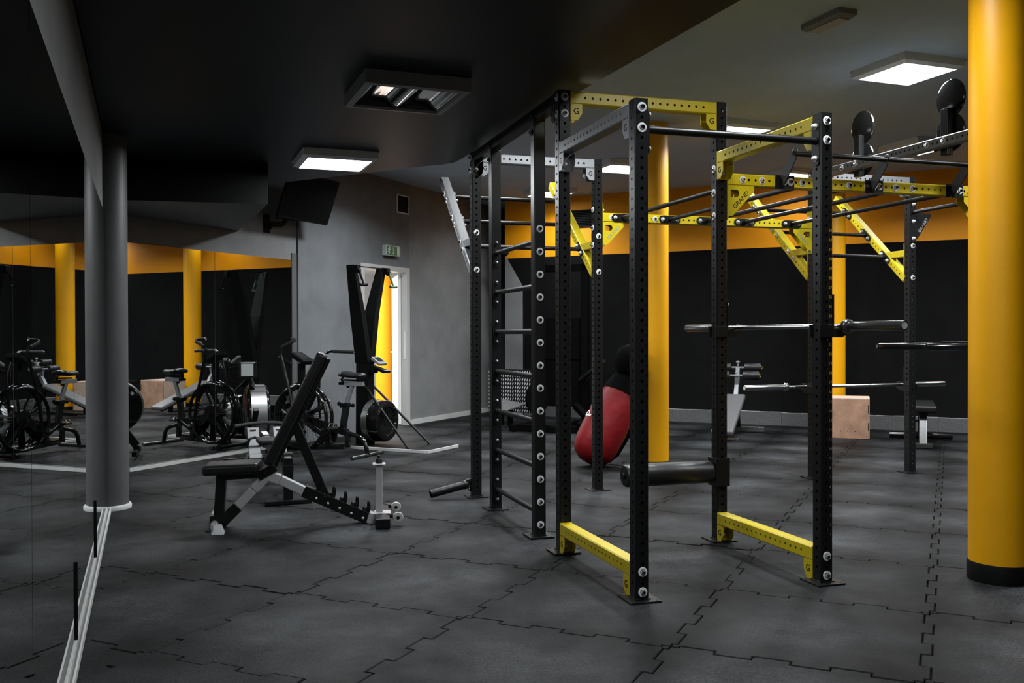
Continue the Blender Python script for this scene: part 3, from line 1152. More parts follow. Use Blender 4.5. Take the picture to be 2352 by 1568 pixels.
def monkey_beam(v, face, extra):
    p0, p1 = V((BW_ + PS / 2 + .006, v, ZB)), V((3 * BW_ - PS / 2 - .006, v, ZB))
    Lb = (p1 - p0).length
    hs = [0.10 + 0.05 * i for i in range(int((Lb - 0.15) / 0.05))]
    mb = MB()
    perf(mb, p0, p1, Z, PS, PS, side=hs, caps=False)
    o = raw(mb, 'monkey_bar_beam', YEL, rig)
    for u, s in ((BW_ + PS / 2, 1), (3 * BW_ - PS / 2, -1)):
        mb = MB()
        mb.box((min(u, u + s * .006), v - PS / 2, 2.045), (max(u, u + s * .006), v + PS / 2, 2.425))
        mb.build('end_plate', YEL, o)
        # gusset with a keyhole slot, two plates
        W_, H_ = 0.19, 0.195
        outer = [(0.0, 0.0), (W_, 0.0), (W_, -0.035), (0.035, -H_), (0.0, -H_)]
        slot = [(0.02, -0.075), (0.06, -0.075)] + [(0.06 + 0.0 + 0.024 * cos(a), -0.051 + 0.024 * sin(a)) for a in [-pi / 2 + pi * i / 8 for i in range(1, 8)]] + [(0.06, -0.027), (0.02, -0.027)]
        for q in (-1, 1):
            bm2 = bmesh.new()
            def P3(x, z):
                return bm2.verts.new((u + s * (0.006 + x), v + q * 0.0345, ZB - PS / 2 + z))
            vo = [P3(*p) for p in outer]
            vi = [P3(*p) for p in slot]
            es = [bm2.edges.new((vo[i], vo[(i + 1) % len(vo)])) for i in range(len(vo))] + [bm2.edges.new((vi[i], vi[(i + 1) % len(vi)])) for i in range(len(vi))]
            bmesh.ops.triangle_fill(bm2, edges=es, use_beauty=True)
            g_ = bmesh.ops.extrude_face_region(bm2, geom=bm2.faces[:])
            for vv in [e for e in g_['geom'] if isinstance(e, bmesh.types.BMVert)]:
                vv.co.y -= q * 0.004
            bmesh.ops.recalc_face_normals(bm2, faces=bm2.faces)
            me = bpy.data.meshes.new('gusset')
            bm2.to_mesh(me)
            bm2.free()
            me.materials.append(YEL)
            link('gusset', me, o)
            # lettering along the sloping edge
            nx = V((0, q, 0))
            sl = V((s * (W_ - 0.035), 0, H_ - 0.035)).normalized()
            cen = V((u + s * (0.006 + W_ / 2 + 0.0), v + q * 0.0350, ZB - PS / 2 - 0.035 - (H_ - 0.035) / 2 + 0.024))
            x = sl if sl.cross(nx.cross(sl)).dot(nx) > 0 else -sl
            x = sl if (Z.cross(nx)).dot(sl) > 0 else -sl
            y = nx.cross(x)
            lettering('GRAND', 0.042, DARKNUM if v == 0 else LCD, o, cen, x, y)
        for zz in (2.366, 2.215, 2.067):
            bolt(o, (u - s * PS, v, zz), (-s, 0, 0), roll=random.random())
            bolt(o, (u + s * 0.006, v, zz), (s, 0, 0), NUT, 'cap_nut')
    for q in extra:
        bolt(o, (BW_ + q, v - PS / 2, ZB), (0, -1, 0), roll=random.random())
    return o


mbf = monkey_beam(0.0, 1, [ub + d for ub in UB for d in (-0.07, 0.07)])
mbr = monkey_beam(DAG, -1, [0.12, 0.52])
for ub in UB:
    mb = MB()
    mb.cyl((BW_ + ub, PS / 2 + .006, ZB), (BW_ + ub, DAG - PS / 2 - .006, ZB), 0.0175, seg=14)
    o = mb.build('monkey_bar', BLACK, rig, smooth=True)
    for v, s in ((PS / 2, 1), (DAG - PS / 2, -1)):
        mb = MB()
        mb.prism(slot_poly(0.205, 0.066), (BW_ + ub, v, ZB), (-s, 0, 0), Z, 0.007)
        mb.build('bar_flange', BLACK, o)
        for d in (-0.07, 0.07):
            bolt(o, (BW_ + ub + d, v + s * .007, ZB), (0, s, 0), NUT, 'cap_nut')

# raised pull-up bar on three sloping brackets in front of the front monkey beam
mb = MB()
u0, u1, vb, zb = BW_ + 0.415, BW_ + 1.86, -0.20, 2.452
mb.cyl((u0, vb, zb), (u1, vb, zb), 0.0165, seg=14)
for u in (u0 + .01, u1 - .01, BW_ + 1.12):
    mb.lathe((u, vb, zb + 0.0), Z, [(0.0165, 0), (0.02, 0.014), (0.014, 0.03), (0, 0.034)], 10)
rb = mb.build('raised_bar', BLACK, rig, smooth=True)
for u in (BW_ + 0.43, BW_ + 1.12, BW_ + 1.78):
    mb = MB()
    mb.box((u - 0.045, -PS / 2 - 0.007, ZB - 0.047), (u + 0.095, -PS / 2 - 0.0005, ZB + 0.042))
    mb.bar((u - 0.012, -PS / 2 - 0.004, ZB - 0.03), (u - 0.012, vb, zb - 0.004), 0.006, 0.075, up=(0, 1, 1))
    mb.build('bar_bracket', BLACK, rb)
    for d in (0.02, 0.066):
        bolt(rb, (u + d, -PS / 2 - 0.007, ZB), (0, -1, 0), roll=random.random())

# sloping arms with triple bars behind the rear posts
V0, Z0, V1, Z1 = 0.038, 1.835, 1.10, 2.735


def arm(k, m, s):
    u, v, _ = PP[k]
    p0, p1 = V((u, v + V0, Z0)), V((u, v + V1, Z1))
    L_ = (p1 - p0).length
    mb = MB()
    perf(mb, p0, p1, (0, -1, 1), PS, PS, side=[0.08 + 0.05 * i for i in range(int((L_ - 0.12) / 0.05))], caps=True)
    o = raw(mb, 'sloping_arm', m, rig)
    mb = MB()
    mb.bar((u, v + PS / 2, 2.075), (u, v + 0.315, 2.075), 0.07, 0.06)
    mb.bar((u, v + PS / 2 + .003, 1.80), (u, v + PS / 2 + .003, 2.17), 0.075, 0.006, up=(0, 1, 0))
    mb.build('brace', m, o, bevel=0.003)
    for zz in (2.14, 1.84):
        bolt(o, (u, v - PS / 2, zz), (0, -1, 0), roll=random.random())
    for d in (0.25, 0.52, 0.80):
        q = p0 + (p1 - p0) * d + UX * (s * PS / 2)
        t = (p1 - p0).normalized()
        for e in (-0.055, 0.055):
            bolt(o, q + t * e - UX * (s * PS), (-s, 0, 0), roll=random.random())
    return p0, p1


for a, c, m_a, m_c in (('G', 'H', ARMG, YEL), ('I', 'J', YEL, YEL)):
    p0, p1 = arm(a, m_a, 1)
    q0, q1 = arm(c, m_c, -1)
    t = (p1 - p0).normalized()
    for d in (0.25, 0.52, 0.80):
        a_, c_ = p0 + (p1 - p0) * d + UX * (PS / 2), q0 + (q1 - q0) * d - UX * (PS / 2)
        mb = MB()
        mb.cyl(a_, c_, 0.0175, seg=12)
        o = mb.build('pull_up_bar', BLACK, rig, smooth=True)
        for q, s in ((a_, 1), (c_, -1)):
            mb = MB()
            nrm = UX * s
            y = nrm.cross(t)
            mb.prism(slot_poly(0.17, 0.062), q + nrm * 0.0005, t, y, 0.007)
            mb.build('bar_flange', BLACK, o)
            for e in (-0.055, 0.055):
                bolt(o, q + nrm * .0075 + t * e, nrm, NUT, 'cap_nut')

# bar and black bracket on the far right rear post
u, v, _ = PP['J']
mb = MB()
mb.cyl((u, v - PS / 2 - .006, 2.455), (u, PS / 2 + .006, 2.455), 0.0175, seg=12)
o = mb.build('pull_up_bar', BLACK, rig, smooth=True)
mb = MB()
mb.box((u - .033, v - PS / 2 - .0075, 2.17), (u + .033, v - PS / 2 - .0005, 2.58))
mb.build('bar_flange', BLACK, o, bevel=0.003)
for zz in (2.53, 2.455, 2.37, 2.21):
    bolt(o, (u, v - PS / 2 - .0075, zz), (0, -1, 0), NUT, 'cap_nut')
mb = MB()
mb.prism([(0, 0), (0.17, 0), (0.17, -0.03), (0.02, -0.24), (0, -0.24)], (u + PS / 2, v + 0.035, 2.45), UX, Z, 0.005)
mb.prism([(0, 0), (0.17, 0), (0.17, -0.03), (0.02, -0.24), (0, -0.24)], (u + PS / 2, v - 0.03, 2.45), UX, Z, 0.005)
g_ = mb.build('gusset', BLACK, o)
lettering('GRAND', 0.045, GREYNUM, o, (u + PS / 2 + 0.08, v - 0.0362, 2.335), V((0.15, 0, 0.21)), V((-0.21, 0, 0.15)))

# ball targets on the grey beam
for vt, z1_, z2_ in ((1.488, 3.085, 2.81), (0.466, 3.09, 2.83)):
    uu = 3 * BW_ + PS / 2
    mb = MB()
    mb.box((uu + 0.001, vt - 0.10, 2.70), (uu + 0.008, vt + 0.10, 2.79))
    mb.box((uu + 0.008, vt - 0.035, 2.66), (uu + 0.062, vt + 0.035, 3.01))
    tg = mb.build('ball_target', BLACK, rig, bevel=0.003)
    for zz in (z1_, z2_):
        mb = MB()
        mb.lathe((uu + 0.062, vt, zz), UX, [(0.0, 0), (0.130, 0.0), (0.142, 0.004), (0.146, 0.012), (0.142, 0.020), (0.130, 0.024), (0, 0.024)], 40)
        mb.build('target_disc', BLACKG, tg, smooth=True)
    for d in (-0.085, 0.085):
        bolt(tg, (3 * BW_ - PS / 2, vt + d, 2.745), (-1, 0, 0), roll=random.random())

# ------------------------------------------------------------------ things hung on the rig
# J-hooks and the near barbell (right side of the near bay)
def jhook(label, loc, rz):
    """hook reaching out along local +x from a post whose face is at x = 0"""
    r = thing('j_hook', label, 'bar hook', loc, rz, 'bar hooks on the rig')
    b = MB()
    b.box((0.0005, -0.036, -0.062), (0.010, 0.036, 0.165))
    b.prism([(0.010, -0.062), (0.070, -0.062), (0.125, -0.035), (0.125, 0.022), (0.100, 0.022), (0.090, -0.018), (0.010, -0.018)], (0, 0.022, 0), UX, Z, 0.044)
    b.build('hook_body', BLACK, r, bevel=0.002)
    for y0, y1 in ((-PS / 2 - 0.012, -PS / 2 - 0.0008), (PS / 2 + 0.0008, PS / 2 + 0.012)):
        b = MB()
        b.box((-PS - 0.012, y0, -0.062), (0.0, y1, 0.006))
        b.build('side_plate', BLACK, r, bevel=0.002)
    for zz in (0.145, 0.02):
        bolt(r, (0.010, 0.0, zz), (1, 0, 0), NUT, 'cap_nut') if zz > 0.05 else None
    return r


def barbell(label, c, t, L_=2.2, rz=None):
    r = thing('barbell', label, 'barbell', c, atan2(t[1], t[0]), 'empty barbells racked on the rig')
    b = MB()
    b.cyl((-0.665, 0, 0), (0.665, 0, 0), 0.014, seg=16)
    b.build('shaft', STEEL, r, smooth=True)
    for s in (-1, 1):
        b = MB()
        x0, x1 = 0.655, L_ / 2
        b.lathe((0, 0, 0), (s, 0, 0), [(0.014, x0), (0.036, x0 + .001), (0.0375, x0 + .006), (0.0375, x0 + .022), (0.033, x0 + .026), (0.030, x0 + .034), (0.0252, x0 + .036), (0.0250, x1 - .003), (0.0235, x1), (0.0195, x1), (0.0195, x1 - 0.006), (0.0, x1 - 0.006)], 24)
        sl = b.build('sleeve', HORN if label.startswith('dark') else STEEL, r, smooth=True, ang=30)
        b = MB()
        b.lathe((0, 0, 0), (s, 0, 0), [(0.0185, x1 - 0.0055), (0.0185, x1 - 0.003), (0, x1 - 0.003)], 20)
        b.build('end_cap', BADGE, sl)
    return r


zbar = 1.372
hx = BW_ + PS / 2
for v, lab in ((-DAB, 'black hook under the near barbell on the numbered post'), (0.0, 'black hook under the far end of the near barbell')):
    jhook(lab, rigw(hx, v, zbar - 0.016 + 0.018 - 0.014 + 0.0), TH)
# shaft rests in the hook seat at local x = 0.047
t_ = rigw(0, -1) - rigw(0, 0)
barbell('dark steel barbell racked across the near bay, sleeve pointing at the camera', rigw(hx + 0.052, -DAB + 0.58, zbar - 0.016 + 0.018 - 0.014 - 0.018 + 0.0145), t_)
zb2 = 0.828
for k, lab in (('I', 'black hook under the bright far barbell, behind the numbered post'), ('J', 'black hook under the bright far barbell on the last rear post')):
    u, v, _ = PP[k]
    jhook(lab, rigw(u, v + PS / 2, zb2 + .003), TH + pi / 2)
t_ = rigw(1, 0) - rigw(0, 0)
barbell('bright steel barbell racked low across the two right rear posts', rigw(4 * BW_ - 0.626, DAG + PS / 2 + 0.052, zb2), t_)

# padded leg roller on the near tall post
r = thing('leg_roller', 'black padded leg roller sticking out low from the rig', 'roller', rigw(BW_, 0, 0.44), TH)
b = MB()
for s in (-1, 1):
    b.box((-PS / 2 - 0.008, s * 0.046 - 0.0075, -0.09), (PS / 2 + 0.008, s * 0.046 + 0.0075, 0.09))
b.box((-PS / 2 - 0.016, -0.0535, -0.09), (-PS / 2 - 0.0008, 0.0535, 0.09))
b.build('post_sleeve', BLACK, r, bevel=0.003)
b = MB()
b.cyl((-PS / 2 - .016, 0, 0), (-0.675, 0, 0), 0.02)
b.build('axle', BLACK, r, smooth=True)
b = MB()
b.lathe((-0.062, 0, 0), (-1, 0, 0), [(0.022, 0), (0.062, 0.002), (0.070, 0.012), (0.0715, 0.3), (0.070, 0.588), (0.062, 0.600), (0.022, 0.602)], 32)
b.build('roller_pad', VINYL, r, smooth=True)

# landmine at the foot of the left rear post
r = thing('landmine', 'black landmine sleeve lying at the foot of the rear left post', 'landmine', rigw(0, DAG, 0), TH)
b = MB()
b.box((-PS / 2 - 0.012, -0.036, 0.05), (-PS / 2 - 0.0008, 0.036, 0.15))
b.box((-PS / 2 - 0.05, -0.03, 0.122), (-PS / 2 - 0.012, 0.03, 0.134))
b.build('bracket', BLACK, r, bevel=0.002)
b = MB()
p0, p1 = V((-0.075, 0.0, 0.105)), V((-0.385, -0.03, 0.045))
b.lathe(p0, p1 - p0, [(0.0, 0), (0.036, 0.0), (0.036, 0.03), (0.032, 0.035), (0.032, (p1 - p0).length), (0.027, (p1 - p0).length), (0.027, 0.06), (0, 0.06)], 20)
b.build('sleeve', BLACK, r, smooth=True, ang=30)
b = MB()
b.bar((-0.045, 0, 0.128), (-0.08, 0, 0.118), 0.05, 0.05)
b.build('swivel', BLACK, r, bevel=0.004)
bolt(r, (-PS / 2 - 0.012, 0.0, 0.065), (-1, 0, 0), BOLTB)

# dip handles on the hidden front post
r = thing('dip_handles', 'black V shaped dip handles reaching out beside the yellow column', 'dip bar', rigw(3 * BW_, 0, 1.225), TH)
b = MB()
b.box((-PS / 2 - 0.010, -0.0365, -0.11), (-PS / 2 - 0.0008, 0.0365, 0.07))
b.prism([(-0.045, -0.04), (-0.045, 0.04), (-0.28, 0.13), (-0.28, -0.13)], (0, 0, 0.025), UX, VX, 0.008)
b.bar((-0.05, 0, -0.09), (-0.24, 0, 0.02), 0.05, 0.02)
b.build('bracket', BLACK, r, bevel=0.002)
lettering('GRAND', 0.045, GREYNUM, r, (-0.20, -0.102, 0.030), V((-0.235, -0.09, 0)) * -1, V((0, 0, 1)))
for s in (1, -1):
    b = MB()
    p0, p1 = V((-0.12, s * 0.065, 0.0)), V((-0.735, s * 0.245, 0.0))
    Lh = (p1 - p0).length
    b.lathe(p0, p1 - p0, [(0.018, 0), (0.018, 0.17), (0.0245, 0.175), (0.0245, Lh - .02), (0.018, Lh), (0, Lh + .002)], 18)
    b.build('dip_bar', BLACKG if s > 0 else BLACKG, r, smooth=True)
bolt(r, (-PS / 2 - 0.010, 0.0, -0.085), (-1, 0, 0))

# ------------------------------------------------------------------ adjustable bench in front
def local(p, a, pts):
    return p


ba = radians(9)
bench = thing('weight_bench', 'black adjustable bench with raised backrest and silver frame in front of the mirrors', 'weight bench', (-2.05, 6.45, 0), ba)


def pad(mb, p0, p1, w, th, up, mi=0):
    mb.bar(p0, p1, w, th, up=up, mi=mi)


b = MB()
b.bar((-0.055, 0, 0.404), (0.315, 0, 0.416), 0.28, 0.070)
b.build('seat_pad', VINYL, bench, bevel=0.026, smooth=True, seg=4)
b = MB()
u_ = V((0.735 - 0.355, 0, 1.215 - 0.44)).normalized()
up_ = V((-u_.z, 0, u_.x))
b.bar(V((0.372, 0, 0.435)), V((0.742, 0, 1.19)), 0.29, 0.072, up=up_)
b.build('back_pad', VINYL, bench, bevel=0.026, smooth=True, seg=4)
b = MB()
b.bar(V((0.40, 0, 0.405)), V((0.775, 0, 1.155)), 0.07, 0.045, up=up_)
b.bar(V((0.60, 0, 0.80)), V((0.775, 0, 1.155)), 0.20, 0.012, up=up_)
b.bar((0.06, 0, 0.355), (0.34, 0, 0.365), 0.09, 0.055)
b.bar((0.30, 0, 0.345), (0.42, 0, 0.41), 0.10, 0.06)
b.lathe((0.345, -0.075, 0.385), VX, [(0.022, 0), (0.022, 0.15)], 14)
b.build('seat_frame', BLACK, bench, bevel=0.004)
b = MB()
b.bar((0.055, 0, 0.36), (0.035, 0, 0.05), 0.07, 0.065, up=(1, 0, 0))
b.bar((0.165, 0, 0.142), (0.035, 0, 0.012), 0.075, 0.075)
b.box((-0.02, -0.04, 0.035), (0.05, 0.04, 0.085))
b.build('front_post', BLACK, bench, bevel=0.004)
b = MB()
b.bar((0.365, 0, 0.350), (0.270, 0, 0.255), 0.066, 0.066)
b.bar((0.268, 0, 0.253), (0.150, 0, 0.128), 0.060, 0.060)
b.build('front_leg', BENCHS, bench, bevel=0.006)
b = MB()
b.cyl((0.03, -0.16, 0.028), (-0.04, 0.33, 0.030), 0.026, seg=18)
b.cyl((-0.04, 0.33, 0.030), (-0.0405, 0.345, 0.030), 0.031, seg=18)
b.add([(0.020, -0.255, 0.0), (0.105, -0.255, 0.0), (0.095, -0.15, 0.0), (0.005, -0.15, 0.0), (0.035, -0.235, 0.022), (0.09, -0.235, 0.022), (0.075, -0.15, 0.050), (0.020, -0.15, 0.050)],
      [(3, 2, 1, 0), (4, 5, 6, 7), (0, 1, 5, 4), (1, 2, 6, 5), (2, 3, 7, 6), (3, 0, 4, 7)])
b.build('front_foot', BENCHS, bench, bevel=0.002, smooth=True)
b = MB()
b.bar((0.365, 0, 0.350), (0.445, 0, 0.318), 0.072, 0.066)
b.bar((0.447, 0, 0.317), (0.64, 0, 0.218), 0.064, 0.060)
b.build('spine', BENCHS, bench, bevel=0.006)
b = MB()
b.bar((0.605, 0, 0.236), (1.065, 0, 0.022), 0.070, 0.082)
b.build('spine_sleeve', BLACK, bench, bevel=0.004)
sd = V((1.065 - 0.605, 0, 0.022 - 0.236)).normalized()
su = V((-sd.z, 0, sd.x))
for k in range(5):
    q = V((0.605, 0, 0.236)) + sd * (0.10 + 0.088 * k) + su * 0.036
    for s in (-1, 1):
        b = MB()
        b.prism([(-0.026, 0), (0.030, 0), (0.024, 0.030), (0.010, 0.060), (-0.004, 0.070), (-0.016, 0.066), (-0.012, 0.050), (0.0, 0.028), (-0.012, 0.014), (-0.028, 0.02)], q + VX * (s * 0.026), sd, su, 0.007)
        b.build('ladder_hook', BLACK, bench)
    bolt(bench, q - su * 0.045 - VX * 0.0355, (0, -1, 0), NUT, 'cap_nut').scale = (0.55, 0.55, 0.5)
b = MB()
b.bar((0.545, 0, 0.700), (0.755, 0, 0.185), 0.050, 0.062, up=(1, 0, 0))
b.cyl((0.752, -0.045, 0.190), (0.752, 0.045, 0.190), 0.012)
b.build('support_strut', BLACK, bench, bevel=0.003)
b = MB()
b.bar((1.045, 0, 0.040), (1.105, 0, 0.022), 0.085, 0.075)
b.box((1.09, -0.06, 0.030), (1.205, 0.06, 0.072))
b.build('rear_joint', BENCHS, bench, bevel=0.005)
b = MB()
b.bar((1.145, -0.26, 0.036), (1.145, 0.30, 0.036), 0.10, 0.066)
for y in (-0.10, 0.30):
    b.bar((1.17, y, 0.06), (1.245, y, 0.055), 0.03, 0.03)
b.build('rear_foot', BLACK, bench, bevel=0.006)
for y in (-0.13, 0.27):
    b = MB()
    b.lathe((1.252, y - 0.014, 0.053), VX, [(0.014, 0), (0.034, 0.002), (0.037, 0.008), (0.037, 0.020), (0.034, 0.026), (0.014, 0.028)], 24)
    w_ = b.build('wheel', WHEELG, bench, smooth=True)
    b = MB()
    b.lathe((1.252, y - 0.020, 0.053), VX, [(0.0, 0), (0.012, 0.002), (0.012, 0.04), (0, 0.042)], 12)
    b.build('hub', BLACK, w_, smooth=True)
b = MB()
b.bar((1.125, 0, 0.065), (1.125, 0, 0.405), 0.047, 0.047, up=(1, 0, 0))
b.box((1.080, -0.05, 0.405), (1.170, 0.05, 0.413))
b.build('handle_post', BENCHS, bench, bevel=0.003)
b = MB()
b.lathe((1.125, 0, 0.413), Z, [(0.022, 0), (0.024, 0.006), (0.024, 0.030), (0.020, 0.036), (0.012, 0.040), (0.012, 0.058), (0, 0.060)], 18)
b.build('knob', RUBBER, bench, smooth=True)

# ------------------------------------------------------------------ rowing machine behind the bench
ra = radians(90 + 21.6)
row = thing('rowing_machine', 'black rowing machine seen end on between bench and mirror', 'rowing machine', (-1.745, 7.33, 0), ra)
b = MB()
b.bar((0.02, 0, 0.035), (0.03, 0, 0.305), 0.066, 0.050, up=(1, 0, 0), w1=0.078, h1=0.075)
b.build('rear_leg', BLACK, row, bevel=0.004)
b = MB()
b.bar((0.0, -0.18, 0.018), (0.0, 0.18, 0.018), 0.055, 0.036)
b.build('rear_foot', BLACK, row, bevel=0.008)
b = MB()
b.bar((0.0, 0, 0.318), (1.42, 0, 0.352), 0.075, 0.075)
b.build('rail', BLACK, row, bevel=0.004)
b = MB()
b.bar((-0.005, 0, 0.358), (1.42, 0, 0.392), 0.05, 0.006)
b.build('rail_track', BANDM, row)
for k in range(4):
    b = MB()
    b.bar((0.07 + 0.028 * k, 0, 0.352), (0.085 + 0.028 * k, 0, 0.352), 0.10, 0.07)
    b.build('end_rib', RUBBER, row, bevel=0.006)
b = MB()
b.bar((0.50, 0, 0.43), (0.74, 0, 0.435), 0.33, 0.045)
b.build('seat', RUBBER, row, bevel=0.018, smooth=True, seg=3)
b = MB()
b.box((0.52, -0.05, 0.385), (0.72, 0.05, 0.41))
b.build('seat_carriage', BLACK, row, bevel=0.004)
for s in (-1, 1):
    b = MB()
    b.bar((1.18, s * 0.115, 0.18), (1.42, s * 0.115, 0.47), 0.105, 0.018, up=(-1, 0, 1))
    b.bar((1.165, s * 0.115, 0.205), (1.20, s * 0.115, 0.245), 0.115, 0.06, up=(-1, 0, 1))
    f_ = b.build('foot_plate', ARMG, row, bevel=0.006)
    b = MB()
    b.tube([(1.28, s * 0.175, 0.33), (1.255, s * 0.16, 0.385), (1.25, s * 0.115, 0.40), (1.255, s * 0.07, 0.385), (1.28, s * 0.055, 0.33)], 0.012, 8)
    b.build('foot_strap', RUBBER, f_, smooth=True)
    b = MB()
    b.bar((1.40, s * 0.14, 0.44), (1.40, s * 0.09, 0.44), 0.012, 0.06, up=(-1, 0, 1))
    b.build('strap_buckle', LSILV, f_, bevel=0.003)
b = MB()
b.tube([(1.56, -0.26, 0.475), (1.60, -0.12, 0.49), (1.62, 0, 0.495), (1.60, 0.12, 0.49), (1.56, 0.26, 0.475)], 0.017, 12)
b.build('handle', RUBBER, row, smooth=True)
b = MB()
b.bar((1.36, 0, 0.34), (2.20, 0, 0.42), 0.07, 0.10)
b.bar((2.14, 0, 0.40), (2.34, 0, 0.12), 0.06, 0.08)
b.bar((1.62, 0.06, 0.62), (2.10, 0.04, 0.36), 0.05, 0.035)
b.bar((2.34, -0.30, 0.06), (2.34, 0.30, 0.06), 0.05, 0.05)
b.bar((2.34, 0, 0.12), (2.34, 0, 0.05), 0.06, 0.06)
b.bar((1.42, 0.10, 0.30), (1.30, 0.26, 0.03), 0.04, 0.04)
b.build('main_frame', BLACK, row, bevel=0.004)
b = MB()
b.lathe((2.14, -0.115, 0.55), VX, [(0.0, 0), (0.20, 0.0), (0.262, 0.02), (0.270, 0.04), (0.270, 0.19), (0.262, 0.21), (0.20, 0.23), (0, 0.23)], 40)
fw = b.build('flywheel_cage', BLACKG, row, smooth=True, ang=30)
b = MB()
b.lathe((2.14, -0.075, 0.55), VX, [(0.271, 0), (0.2745, 0.001), (0.2745, 0.149), (0.271, 0.15)], 40, caps=False)
b.build('cage_band', BANDM, fw, smooth=True)
for k in range(3):
    a = radians(90 + 18 * k)
    b = MB()
    b.bar((2.14 + 0.279 * cos(a), -0.08, 0.55 + 0.279 * sin(a)), (2.14 + 0.279 * cos(a), 0.08, 0.55 + 0.279 * sin(a)), 0.02, 0.006, up=(cos(a), 0, sin(a)))
    b.build('band_strip', BANDM, fw)
b = MB()
b.bar((2.10, 0.02, 0.74), (1.82, 0.11, 0.94), 0.05, 0.035)
b.build('monitor_arm', BLACK, row, bevel=0.004)
b = MB()
b.bar((1.810, 0.20, 0.985), (1.810, 0.03, 0.985), 0.035, 0.155)
mo = b.build('monitor', BLACKM, row, bevel=0.008)
b = MB()
b.bar((1.791, 0.178, 0.985), (1.791, 0.065, 0.985), 0.003, 0.115)
b.build('monitor_screen', LCD, mo)
b = MB()
b.bar((1.791, 0.18, 1.052), (1.791, 0.05, 1.052), 0.003, 0.006)
b.build('monitor_strip', BADGE, mo)
b = MB()
b.bar((1.40, -0.002, 0.405), (1.52, 0.002, 0.42), 0.05, 0.004)
b.build('sticker', BADGE, row)

# ------------------------------------------------------------------ air bike
bk = radians(156)
bike = thing('air_bike', 'black air bike with fan wheel standing in front of the mirror edge', 'exercise bike', (-1.559, 10.142, 0), bk)
wc, wr = V((0.84, 0, 0.405)), 0.345
for s in (-1, 1):
    b = MB()
    b.tube([wc + V((wr * cos(a), s * 0.055, wr * sin(a))) for a in [2 * pi * i / 40 for i in range(40)]], 0.020, 10, closed=True)
    b.build('fan_rim', BLACKG, bike, smooth=True)
b = MB()
for s in (-1, 1):
    for k in range(36):
        a = 2 * pi * k / 36
        c_, d_ = cos(a), sin(a)
        b.cyl(wc + V((0.09 * c_, s * 0.072, 0.09 * d_)), wc + V((wr * c_, s * 0.062, wr * d_)), 0.0022, seg=4, caps=False)
o = b.build('fan_guard_wires', BLACK, bike)
o['kind'] = 'stuff'
b = MB()
b.lathe(wc - VX * 0.07, VX, [(0, 0), (0.095, 0.0), (0.10, 0.01), (0.10, 0.13), (0.095, 0.14), (0, 0.14)], 24)
b.build('fan_hub', BLACK, bike, smooth=True)
for k in range(10):
    a = 2 * pi * k / 10 + 0.2
    e = V((cos(a), 0, sin(a)))
    b = MB()
    b.bar(wc + e * 0.10, wc + e * 0.315, 0.075, 0.006, up=(-e.z, 0.5, e.x))
    b.build('fan_blade', BLACK, bike)
b = MB()
b.tube([wc + V((0.36 * cos(a), 0, 0.36 * sin(a))) for a in [radians(-20 + 12 * i) for i in range(15)]], 0.030, 10)
b.build('fan_shroud', BLACKG, bike, smooth=True)
b = MB()
b.cyl((0, -0.31, 0.022), (0, 0.31, 0.022), 0.019, seg=14)
b.build('rear_foot', HORN, bike, smooth=True)
b = MB()
b.cyl((1.08, -0.26, 0.03), (1.08, 0.26, 0.03), 0.022, seg=14)
for s in (-1, 1):
    b.lathe((1.14, s * 0.22, 0.035), VX * s, [(0, 0), (0.035, 0.001), (0.035, 0.025), (0, 0.026)], 16)
b.build('front_foot', BLACK, bike, smooth=True, ang=30)
b = MB()
b.tube([(0.0, 0, 0.03), (0.025, 0, 0.13), (0.05, 0, 0.175), (0.10, 0, 0.21), (0.30, 0, 0.262), (0.55, 0, 0.33)], 0.024, 12)
b.bar((0.26, 0, 0.25), (0.70, 0, 0.37), 0.055, 0.075)
b.bar((0.55, 0, 0.20), (0.84, 0.075, 0.40), 0.02, 0.05)
b.bar((0.55, 0, 0.20), (0.84, -0.075, 0.40), 0.02, 0.05)
b.bar((0.30, 0, 0.10), (1.06, 0, 0.06), 0.05, 0.06)
b.bar((0.84, 0.085, 0.40), (1.06, 0.03, 0.05), 0.02, 0.05)
b.bar((0.84, -0.085, 0.40), (1.06, -0.03, 0.05), 0.02, 0.05)
b.bar((0.50, 0, 0.33), (0.50, 0, 0.08), 0.06, 0.07)
b.bar((0.255, 0, 0.245), (0.255, 0, 0.09), 0.045, 0.05)
b.build('frame', BLACKG, bike, bevel=0.003, smooth=True)
b = MB()
b.bar((0.325, 0, 0.25), (0.268, 0, 0.56), 0.055, 0.062, up=(1, 0, 0))
b.build('seat_tube', BLACKG, bike, bevel=0.004)
b = MB()
b.bar((0.240, 0.0, 0.555), (0.335, 0.0, 0.545), 0.08, 0.045)
b.lathe((0.22, 0, 0.55), (-1, 0, 0), [(0.012, 0), (0.012, 0.02), (0.022, 0.024), (0.022, 0.045), (0, 0.05)], 12)
b.lathe((0.345, 0, 0.56), (1, 0, 0.2), [(0.02, 0), (0.024, 0.03), (0, 0.04)], 12)
b.build('seat_clamp', BLACKM, bike, bevel=0.004)
b = MB()
b.bar((0.272, 0, 0.56), (0.195, 0, 0.765), 0.034, 0.045, up=(1, 0, 0))
b.build('seat_post', SILV, bike, bevel=0.004)
b = MB()
b.bar((0.05, 0, 0.785), (0.285, 0, 0.785), 0.045, 0.048)
b.build('seat_slider', SILV, bike, bevel=0.003)
b = MB()
b.bar((0.285, 0, 0.785), (0.36, 0, 0.785), 0.036, 0.030)
b.lathe((0.25, 0, 0.76), (0, 0, -1), [(0.016, 0), (0.016, 0.02), (0, 0.022)], 12)
b.bar((0.30, 0.0, 0.825), (0.12, 0.0, 0.822), 0.05, 0.018)
